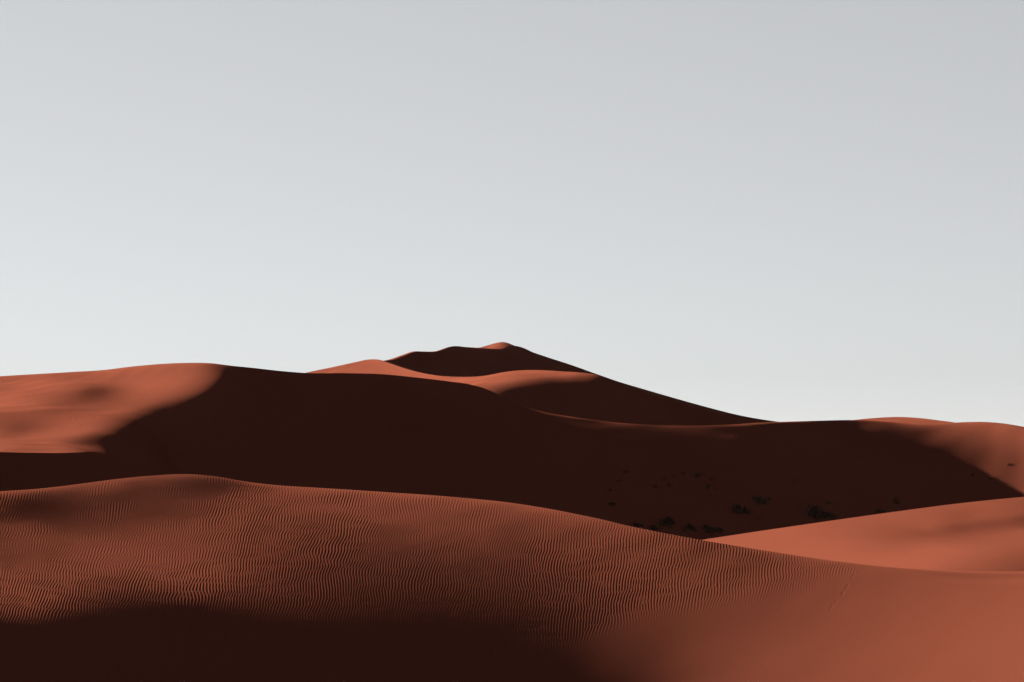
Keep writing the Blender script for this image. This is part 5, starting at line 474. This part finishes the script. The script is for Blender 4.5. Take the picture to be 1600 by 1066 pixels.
[50,50,49,49,49,48,48,48,50,52,54,52,48,47,47,48,49,49,50,50,49,49,49,49],
[50,50,50,49,49,49,48,48,48,48,49,48,48,48,49,49,49,50,50,50,49,49,49,49],
[49,50,50,50,49,49,49,49,49,48,49,49,49,49,49,49,50,50,50,49,49,49,49,49],
[49,49,50,50,50,50,49,49,49,49,49,49,49,49,50,50,50,50,50,49,49,49,49,49],
[49,49,49,50,50,50,50,50,50,50,50,50,50,50,50,50,50,49,49,49,49,49,49,49]]),
}


def hermite(xp, yp, x):
    xp = np.asarray(xp, float); yp = np.asarray(yp, float); x = np.asarray(x, float)
    h = np.diff(xp); d = np.diff(yp) / h
    m = np.zeros_like(yp)
    m[1:-1] = (d[:-1] * h[1:] + d[1:] * h[:-1]) / (h[1:] + h[:-1])
    m[0] = d[0]; m[-1] = d[-1]
    i = np.clip(np.searchsorted(xp, x) - 1, 0, len(h) - 1)
    t = (np.clip(x, xp[0], xp[-1]) - xp[i]) / h[i]
    r = (2*t**3 - 3*t**2 + 1) * yp[i] + (t**3 - 2*t**2 + t) * h[i] * m[i] + (3*t**2 - 2*t**3) * yp[i+1] + (t**3 - t**2) * h[i] * m[i+1]
    return r

def smooth01(t):
    t = np.clip(t, 0, 1)
    return t * t * (3 - 2 * t)

class Dune:
    """cubic B-spline height field, cut off behind its crest line by the windward slope"""
    def __init__(self, key, back=0.12):
        d = HEIGHTS[key]
        self.__dict__.update({k: d[k] for k in ('x0', 'y0', 'h', 'nx', 'ny')})
        self.c = np.array(d['c'], float) * d['q']
        self.crest = np.array(d['crest']); self.foot = np.array(d['foot'])
        self.back = back
    def height(self, x, y):
        fx = np.clip((x - self.x0) / self.h, 0, self.nx - 3 - 1e-6)
        fy = np.clip((y - self.y0) / self.h, 0, self.ny - 3 - 1e-6)
        ix = fx.astype(int); iy = fy.astype(int); tx = fx - ix; ty = fy - iy
        def w(t):
            return ((1 - t)**3 / 6, (4 - 6*t*t + 3*t**3) / 6, (1 + 3*t + 3*t*t - 3*t**3) / 6, t**3 / 6)
        wx, wy = w(tx), w(ty)
        z = np.zeros_like(x)
        for j in range(4):
            for i in range(4):
                z += wy[j] * wx[i] * self.c[iy + j, ix + i]
        return z
    def crest_at(self, a):
        cr = self.crest
        return hermite(cr[:, 0], cr[:, 1], a), hermite(cr[:, 0], cr[:, 2], a)
    def surface(self, a, y):
        """a = x / y; returns z relative to the eye"""
        a0, a1 = self.crest[0, 0], self.crest[-1, 0]
        out = np.maximum(a0 - a, a - a1).clip(0)
        a = np.clip(a, a0, a1)
        yc, zc = self.crest_at(a)
        foot = np.interp(a, self.foot[:, 0], self.foot[:, 1])
        yf = foot - 1.5 * self.h
        yy = np.maximum(y, yf)
        z = self.height(a * yy, yy)
        z = z - 0.28 * (yy - y)
        dy = y - yc
        back = zc + (zc / yc) * dy - self.back * np.maximum(dy, 0) - 0.0035 * np.maximum(dy, 0)**1.6
        z = np.where(dy > 0, np.minimum(z, back), np.minimum(z, (zc / yc) * y - 0.003 * (yc - y)))
        return z - out * yc * 0.45          # the dune runs out to both sides

def grid_mesh(name, X, Y, Z, mat):
    nr, nc = X.shape
    v = np.empty((nr * nc, 3), np.float32)
    v[:, 0] = X.ravel(); v[:, 1] = Y.ravel(); v[:, 2] = Z.ravel()
    idx = np.arange(nr * nc, dtype=np.int32).reshape(nr, nc)
    f = np.empty(((nr - 1) * (nc - 1), 4), np.int32)
    f[:, 0] = idx[:-1, :-1].ravel(); f[:, 1] = idx[:-1, 1:].ravel(); f[:, 2] = idx[1:, 1:].ravel(); f[:, 3] = idx[1:, :-1].ravel()
    me = bpy.data.meshes.new(name)
    me.vertices.add(len(v)); me.vertices.foreach_set('co', v.ravel())
    nf = len(f)
    me.loops.add(nf * 4); me.loops.foreach_set('vertex_index', f.ravel())
    me.polygons.add(nf)
    me.polygons.foreach_set('loop_start', np.arange(0, nf * 4, 4, dtype=np.int32))
    me.polygons.foreach_set('use_smooth', np.ones(nf, dtype=bool))
    me.update(calc_edges=True)
    me.materials.append(mat)
    o = bpy.data.objects.new(name, me)
    COL.objects.link(o)
    return o

BASE = -CAM_Z
def build_dune(name, key, label, mat, cols, rows, back_len, relief=None, span=None, back=0.12):
    """columns fan out from the viewpoint, rows are spread evenly over the dune's visible slope"""
    D = Dune(key, back)
    a0, a1 = D.crest[0, 0], D.crest[-1, 0]
    lo, hi = (max(a0, -0.29), min(a1, 0.29)) if span is None else span
    inner = np.linspace(lo, hi, cols)
    wide = 0.25
    left = lo - (np.linspace(1, 0, 26)[:-1]**2) * wide
    right = hi + (np.linspace(0, 1, 26)[1:]**2) * wide
    A = np.concatenate([left, inner, right])
    yc, zc = D.crest_at(A)
    foot = np.interp(A, D.foot[:, 0], D.foot[:, 1])
    # visible slope, rows evenly spaced in apparent height
    t = np.linspace(0, 1, 240)
    ys = foot[None] - 1.0 * D.h + (yc - foot + 1.0 * D.h)[None] * t[:, None]
    zs = D.surface(np.broadcast_to(A, ys.shape), ys)
    app = zs / ys
    arc = np.concatenate([np.zeros((1, len(A))), np.cumsum(np.maximum(np.diff(app, axis=0), 0) + 0.15 * (yc - foot)[None] / 240 / yc[None] * 0.2, axis=0)])
    arc /= arc[-1:]
    q = np.concatenate([np.linspace(0, 1, rows - 2)[:-1], [0.9985, 0.9997, 1.0]])
    yv = np.empty((rows, len(A)))
    for i in range(len(A)):
        yv[:, i] = np.interp(q, arc[:, i], ys[:, i])
    # ahead of it the buried toe, behind it the windward slope
    nf, nb = 12, 24
    toe = np.maximum(yv[0] * 0.45, yv[0] - 70)
    yf = toe + (yv[0] - toe) * np.linspace(0, 1, nf)[:-1, None]
    yb = yc + back_len * np.linspace(0, 1, nb)[1:, None]**1.8
    Y = np.concatenate([yf, yv, yb])
    AA = np.broadcast_to(A, Y.shape)
    Z = D.surface(AA, Y)
    X = AA * Y
    if relief is not None:
        Z = Z + relief(X, Y, AA)
    o = grid_mesh(name, X, Y, np.maximum(Z + CAM_Z, -4.0), mat)
    o['kind'] = 'structure'
    o['label'] = label
    return D, o

# ------------------------------------------------------------------ wind ripples
RW, RN = 45.056, 2048           # a periodic 45 m patch of ripples, 22 mm lattice
def ripple_field(lam, lean, spread, seed):
    rng = np.random.default_rng(seed)
    f = rng.standard_normal((RN, RN)).astype(np.float32)
    k = np.fft.fftfreq(RN, RW / RN); kx = np.fft.rfftfreq(RN, RW / RN)
    KX, KY = np.meshgrid(kx, k)
    kr = np.hypot(KX, KY) + 1e-9
    th = np.arctan2(KY, KX) - lean
    k0 = 1.0 / lam
    flt = np.exp(-((kr - k0) / (0.13 * k0))**2) * np.exp(-(th / spread)**2)
    flt = flt.astype(np.float32)
    for it in range(4):
        f = np.fft.irfft2(np.fft.rfft2(f) * flt, s=(RN, RN)).astype(np.float32)
        f /= f.std()
        if it < 3:
            f = np.tanh(1.6 * f)
    a = np.tanh(0.9 * f)
    return a / np.abs(a).max()

RIP = ripple_field(0.104, math.radians(-6), math.radians(25), 7)
def sample_ripple(x, y):
    fx = (x / RW * RN) % RN; fy = (y / RW * RN) % RN
    ix = fx.astype(int); iy = fy.astype(int); tx = fx - ix; ty = fy - iy
    jx = (ix + 1) % RN; jy = (iy + 1) % RN; ix %= RN; iy %= RN
    return (RIP[iy, ix] * (1 - tx) + RIP[iy, jx] * tx) * (1 - ty) + (RIP[jy, ix] * (1 - tx) + RIP[jy, jx] * tx) * ty

def lump(x, y, s):
    """slow pseudo-random variation, -1..1"""
    return (np.sin(x * 0.9 * s + 1.3 * np.sin(y * 0.7 * s + 0.4)) + np.sin(y * 1.1 * s + 1.1 * np.sin(x * 0.55 * s + 2.0)) + np.sin((x + y) * 0.61 * s + 0.8)) / 3

def near_relief(X, Y, A):
    # rippled above a line that climbs to the right; wind-smoothed sand below it
    yb = np.interp(A, [-0.30, -0.257, -0.129, -0.03, 0.016, 0.032, 0.051, 0.074, 0.084, 0.113, 0.145, 0.17, 0.193, 0.22, 0.30],
                      [62.5, 62.8, 64.3, 64.8, 65.4, 65.8, 66.2, 66.6, 66.6, 66.2, 65.9, 66.2, 67.4, 69.8, 74.0])
    m = smooth01((Y - yb + 0.9 + 0.35 * lump(X, Y, 1.4)) / 1.7)
    amp = 0.0034 * np.interp(A, [-0.28, -0.13, -0.02, 0.11, 0.19], [1.5, 1.3, 1.0, 0.95, 0.6]) * m * (0.95 + 0.12 * lump(X, Y, 0.45) + 0.10 * lump(Y, X, 1.6))
    return prints_relief(X, Y) + amp * sample_ripple(X * 82.0 / (Y + 10.0) + 0.22 * lump(X, Y, 0.42) + 0.07 * lump(Y, X, 1.3) + 0.035 * lump(X, Y, 2.9), Y)

def mid_relief(X, Y, A):
    s = smooth01((A - 0.09) / 0.08)
    m = 0.35 + 0.65 * smooth01((118 - Y) / 4)
    return 0.0042 * s * m * sample_ripple(X * 130.0 / (Y + 20.0) + 11.0 + 0.3 * lump(X, Y, 0.5), Y * 0.95 + 5.0)

# ------------------------------------------------------------------ plants of the hollow: x, y, width, height (m), label
BUSHES = [
 (16.77, 267.12, 1.20, 0.69, 'low dark bush peeking over the rippled crest, leftmost of the floor-level row'),
 (18.94, 266.31, 1.03, 0.86, 'rounded dark bush peeking over the rippled crest, second from left at floor level'),
 (20.90, 267.36, 2.15, 0.95, 'broad dark bush trailing off to the right, standing clear above the rippled crest'),
 (23.58, 265.79, 1.88, 0.68, 'flat spreading bush on the hollow floor, between the broad bush and the widest one'),
 (26.59, 265.22, 2.13, 1.19, 'wide low bush directly above the point where the two crests meet'),
 (30.97, 270.70, 2.54, 1.40, 'large ragged bush with spiky top, nearest above the left end of sunlit crest'),
 (34.34, 273.28, 2.30, 0.80, 'spreading dark bush upslope to the right of the large ragged bush'),
 (41.54, 270.63, 3.68, 1.66, 'biggest domed bush, dark and round, above the middle of the sunlit crest'),
 (50.43, 272.74, 0.97, 0.88, 'small pointed bush cut off by the sunlit crest'),
 (13.66, 271.52, 1.13, 0.52, 'dark lone tuft left of all other bushes, halfway down the shaded slope'),
]
TUFTS = [
 (25.74, 266.05, 0.51, 0.68, 'slim upright tuft at the left end of the wide low bush'),
 (21.08, 266.39, 0.69, 0.26, 'faint tiny tuft right below the broad trailing bush'),
 (33.46, 269.15, 0.87, 0.26, 'faint flat tuft low down between the ragged bush and the domed bush'),
 (43.44, 274.36, 1.06, 0.35, 'small tuft just upslope of the biggest domed bush'),
 (53.30, 276.64, 0.98, 0.36, 'upper of two flat tufts above the right half of the sunlit crest'),
 (53.30, 275.78, 1.24, 0.35, 'lower of two flat tufts above the right half of the sunlit crest'),
 (64.90, 280.63, 0.72, 0.36, 'darkest and leftmost of three tufts below the lit right slope'),
 (67.10, 279.32, 0.80, 0.27, 'middle and lowest of three tufts below the lit right slope'),
 (70.02, 280.87, 0.72, 0.18, 'thin rightmost tuft at the edge of the lit right slope'),
 (2.70, 280.31, 0.81, 0.18, 'faint single tuft in the middle of the big shaded slope'),
 (39.48, 279.17, 0.90, 0.27, 'faint single tuft upslope to the left of the biggest domed bush'),
]
SCATTER = [
 (19.75, 275.03, 0.89, 0.35, 'small dark tuft, lowest in the centre of the upper scatter of tufts'),
 (21.35, 277.39, 0.81, 0.27, 'small tuft just up-left of the narrow upright one in the upper scatter'),
 (21.86, 275.99, 0.53, 0.53, 'narrow upright tuft in the centre of the upper scatter of tufts'),
 (26.22, 278.96, 1.35, 0.36, 'widest tuft at the top right of the upper scatter of tufts'),
 (22.67, 278.27, 0.45, 0.27, 'tiniest tuft at the top centre of the upper scatter, left of the knobby one'),
 (23.90, 279.02, 0.63, 0.45, 'knobby tuft, highest in the centre of the upper scatter of tufts'),
 (27.83, 278.16, 0.81, 0.27, 'short tuft below and right of the widest one in the upper scatter'),
 (27.55, 276.30, 1.52, 0.27, 'long flat tuft, lowest at the right end of the upper scatter'),
 (14.87, 275.99, 0.80, 0.27, 'tiny tuft, middle of three at the left edge of the upper scatter'),
 (16.04, 277.74, 0.81, 0.27, 'tiny tuft, topmost of three at the left edge of the upper scatter'),
 (13.72, 274.32, 0.79, 0.26, 'tiny tuft, lowest of three at the left edge of the upper scatter'),
]

def valley_relief(X, Y, A):
    Z = np.zeros_like(X)
    # sand piled up round the plants, drawn out down-wind
    for (x, y, w, h) in [b[:4] for b in BUSHES + TUFTS + SCATTER]:
        m = (np.abs(X - x - w * 0.3) < 4 * w) & (np.abs(Y - y) < 3 * w)
        if not m.any():
            continue
        dx = X[m] - x; dy = Y[m] - y
        sx = np.where(dx > 0, 1.15, 0.55) * w
        Z[m] += 0.10 * min(h, 0.9) * np.exp(-(dx / sx)**2 - (dy / (0.5 * w))**2)
    # trodden sand and slumps on the sunlit left shoulder
    for k, (x, y) in enumerate([(-71.75, 296.07), (-71.21, 296.20), (-59.65, 270.32), (-59.02, 269.00), (-57.52, 268.46), (-57.06, 270.38), (-56.64, 271.25), (-56.58, 273.91), (-56.09, 274.95)]):
        m = (np.abs(X - x) < 2) & (np.abs(Y - y) < 3)
        r2 = ((X[m] - x) / 0.35)**2 + ((Y[m] - y) / 0.7)**2
        Z[m] += 0.045 * (1 - 1.6 * r2) * np.exp(-r2) * (1 if k % 2 else -1)
    # faint hummocks of the wind-worked floor and slope
    Z += 0.012 * lump(X, Y, 0.5)
    return Z

PRINTS = [(10.25, 64.41), (10.34, 64.54), (10.46, 64.65), (10.72, 64.94), (10.77, 65.03), (10.88, 65.20), (10.97, 65.35), (11.20, 65.82), (11.30, 66.01), (9.30, 66.09), (14.81, 58.30), (14.74, 58.44), (6.76, 67.11), (6.90, 66.99)]
def prints_relief(X, Y):
    Z = np.zeros_like(X)
    for k, (x, y) in enumerate(PRINTS):
        m = (np.abs(X - x) < 0.4) & (np.abs(Y - y) < 0.6)
        r2 = ((X[m] - x) / 0.055)**2 + ((Y[m] - y) / 0.11)**2
        Z[m] -= 0.0028 * (1 - 0.8 * r2) * np.exp(-0.8 * r2)
    return Z

# ------------------------------------------------------------------ the ground and the dunes
def build_plain():
    r = np.concatenate([np.linspace(0, 60, 7), np.geomspace(80, 9000, 40)])
    th = np.linspace(0, 2 * np.pi, 97)
    R, T = np.meshgrid(r, th, indexing='ij')
    X, Y = R * np.sin(T), R * np.cos(T)
    Z = 0.6 * lump(X, Y, 0.03) + 1.5 * lump(X, Y, 0.006) - 1.2
    o = grid_mesh('ground', X, Y, Z, M_SAND_FAR)
    o['kind'] = 'structure'; o['label'] = 'flat red sand plain between the dunes'
build_plain()

near_dune, near_obj = build_dune('foreground_dune', 'A', 'broad foreground dune covered in fine wind ripples', M_SAND, 2500, 280, 40, near_relief, span=(-0.285, 0.285))
sunlit_dune, sunlit_obj = build_dune('sunlit_dune', 'B', 'smooth sunlit dune flank rising to the right behind the foreground dune', M_SAND, 1000, 120, 40, mid_relief, span=(0.05, 0.285))
valley_dune, valley_obj = build_dune('valley_dune', 'C', 'long dune with shaded slip face curving round the dark hollow', M_SAND_FAR, 680, 210, 90, valley_relief)
low_ridge, low_obj = build_dune('low_ridge', 'C2', 'low dark ridge under the sunlit left shoulder', M_SAND_FAR, 200, 60, 40)
build_dune('far_lobe', 'D1', 'bright orange lobe of the far high dune', M_SAND_FAR, 520, 100, 120)
build_dune('far_slip_face', 'D2', 'dark curved slip face under the far summit', M_SAND_FAR, 360, 70, 60)
build_dune('far_summit', 'D3', 'highest far dune with small sunlit cap and long dark right flank', M_SAND_FAR, 560, 90, 150)
build_dune('far_knoll', 'E', 'small sunlit dune top on the right skyline', M_SAND_FAR, 220, 50, 80)

# ------------------------------------------------------------------ bushes and grass tufts
def plain_material(name, col, var):
    m = bpy.data.materials.new(name)
    m.use_nodes = True
    nt = m.node_tree
    d = nt.nodes.new('ShaderNodeBsdfDiffuse')
    nt.nodes.remove(nt.nodes['Principled BSDF'])
    nt.links.new(d.outputs['BSDF'], nt.nodes['Material Output'].inputs['Surface'])
    geo = nt.nodes.new('ShaderNodeNewGeometry')
    n = nt.nodes.new('ShaderNodeTexNoise'); n.inputs['Scale'].default_value = 5.0
    r = nt.nodes.new('ShaderNodeValToRGB')
    r.color_ramp.elements[0].position = 0.3; r.color_ramp.elements[1].position = 0.7
    r.color_ramp.elements[0].color = tuple(c * (1 - var) for c in col) + (1,)
    r.color_ramp.elements[1].color = tuple(c * (1 + var) for c in col) + (1,)
    nt.links.new(geo.outputs['Position'], n.inputs['Vector'])
    nt.links.new(n.outputs['Fac'], r.inputs['Fac'])
    nt.links.new(r.outputs['Color'], d.inputs['Color'])
    return m
M_LEAF = plain_material('grey_green_blades', (0.046, 0.030, 0.020), 0.4)
M_TWIG = plain_material('dry_twigs', (0.03, 0.018, 0.012), 0.3)

def ground_z(x, y):
    X = np.array([[x]]); Y = np.array([[y]])
    return float((valley_dune.surface(X / Y, Y) + valley_relief(X, Y, X / Y))[0, 0]) + CAM_Z

def blade_mesh(name, x, y, w, h, n, rng, thick, mat, twig=False):
    """arching blades rooted over an uneven patch of ground; coordinates relative to the plant's foot"""
    z0 = ground_z(x, y)
    e = 0.25
    sx = (ground_z(x + e, y) - ground_z(x - e, y)) / (2 * e); sy = (ground_z(x, y + e) - ground_z(x, y - e)) / (2 * e)
    V, Fc = [], []
    # a few uneven clumps, tallest at the up-wind (left) end and trailing off to the right
    nl = max(3, int(4 + w * 2.5))
    lobes = []
    for q in range(nl):
        f = rng.beta(1.1, 1.6)
        lobes.append(((f - 0.42) * w, rng.uniform(-0.22, 0.22) * w, (1.0 - 0.6 * f) * rng.uniform(0.45, 1.0), rng.uniform(0.05, 0.10) * w))
    for k in range(n):
        lx, ly, lh, ls = lobes[rng.integers(len(lobes))]
        bx = lx + rng.normal(0, ls); by = ly + rng.normal(0, ls)
        L = h * lh * rng.uniform(0.4, 1.15)
        th = rng.uniform(0, 2 * math.pi); lean = rng.uniform(0.15, 0.95) if not twig else rng.uniform(0.1, 0.6)
        dx, dy = math.cos(th) * lean * L, math.sin(th) * lean * L
        gz = sx * bx + sy * by - 0.05
        px, py = -math.sin(th) * thick, math.cos(th) * thick
        i = len(V)
        V += [(bx - px, by - py, gz), (bx + px, by + py, gz),
              (bx + dx * 0.4 - px * 0.8, by + dy * 0.4 - py * 0.8, gz + L * 0.62), (bx + dx * 0.4 + px * 0.8, by + dy * 0.4 + py * 0.8, gz + L * 0.62),
              (bx + dx * 1.1, by + dy * 1.1, gz + L * (0.95 if not twig else 1.1))]
        Fc += [(i, i + 1, i + 3, i + 2), (i + 2, i + 3, i + 4)]
    me = bpy.data.meshes.new(name)
    me.from_pydata(V, [], Fc)
    me.materials.append(mat)
    return me, z0

def add_plant(name, x, y, w, h, label, category, group, rng, parts):
    n = int(40 + 110 * w)
    me, z0 = blade_mesh('foliage', x, y, w, h, n, rng, 0.03 + 0.012 * w, M_LEAF)
    root = bpy.data.objects.new(name, None)
    root.empty_display_size = 0.3
    COL.objects.link(root)
    f = bpy.data.objects.new('foliage' if parts else 'blades', me); f.parent = root; f['kind'] = 'stuff'; COL.objects.link(f)
    if parts:
        tm, _ = blade_mesh('twigs', x, y, w * 0.9, h * 1.12, int(14 + 12 * w), rng, 0.016, M_TWIG, True)
        t = bpy.data.objects.new('twigs', tm); t.parent = root; t['kind'] = 'stuff'; COL.objects.link(t)
    root.location = (x, y, z0)
    root['label'] = label; root['category'] = category
    root['group'] = group

rng_plants = np.random.default_rng(21)
for (x, y, w, h, lab) in BUSHES:
    add_plant('desert_bush', x, y, w, h, lab, 'bush', 'desert bushes in the dark hollow', rng_plants, True)
for (x, y, w, h, lab) in TUFTS:
    add_plant('grass_tuft', x, y, w, h, lab, 'grass tuft', 'low grass tufts on the shaded sand', rng_plants, False)
for (x, y, w, h, lab) in SCATTER:
    add_plant('grass_tuft', x, y, w, h, lab, 'grass tuft', 'low grass tufts on the shaded sand', rng_plants, False)

# ------------------------------------------------------------------ thin dust haze
def build_haze():
    x, y0, y1, z0, z1 = 9500.0, -9500.0, 9500.0, -6.0, 78.0
    V = [(-x, y0, z0), (x, y0, z0), (x, y1, z0), (-x, y1, z0), (-x, y0, z1), (x, y0, z1), (x, y1, z1), (-x, y1, z1)]
    Fc = [(3, 2, 1, 0), (4, 5, 6, 7), (0, 1, 5, 4), (1, 2, 6, 5), (2, 3, 7, 6), (3, 0, 4, 7)]
    me = bpy.data.meshes.new('haze'); me.from_pydata(V, [], Fc)
    m = bpy.data.materials.new('dusty_air'); m.use_nodes = True
    nt = m.node_tree
    nt.nodes.remove(nt.nodes['Principled BSDF'])
    v = nt.nodes.new('ShaderNodeVolumePrincipled')
    v.inputs['Color'].default_value = (0.9, 0.92, 1.0, 1)
    v.inputs['Density'].default_value = 1.9e-6
    nt.links.new(v.outputs['Volume'], nt.nodes['Material Output'].inputs['Volume'])
    me.materials.append(m)
    o = bpy.data.objects.new('haze', me); COL.objects.link(o)
    o['kind'] = 'stuff'; o['label'] = 'thin pale dust haze hanging over the whole dune field'
build_haze()
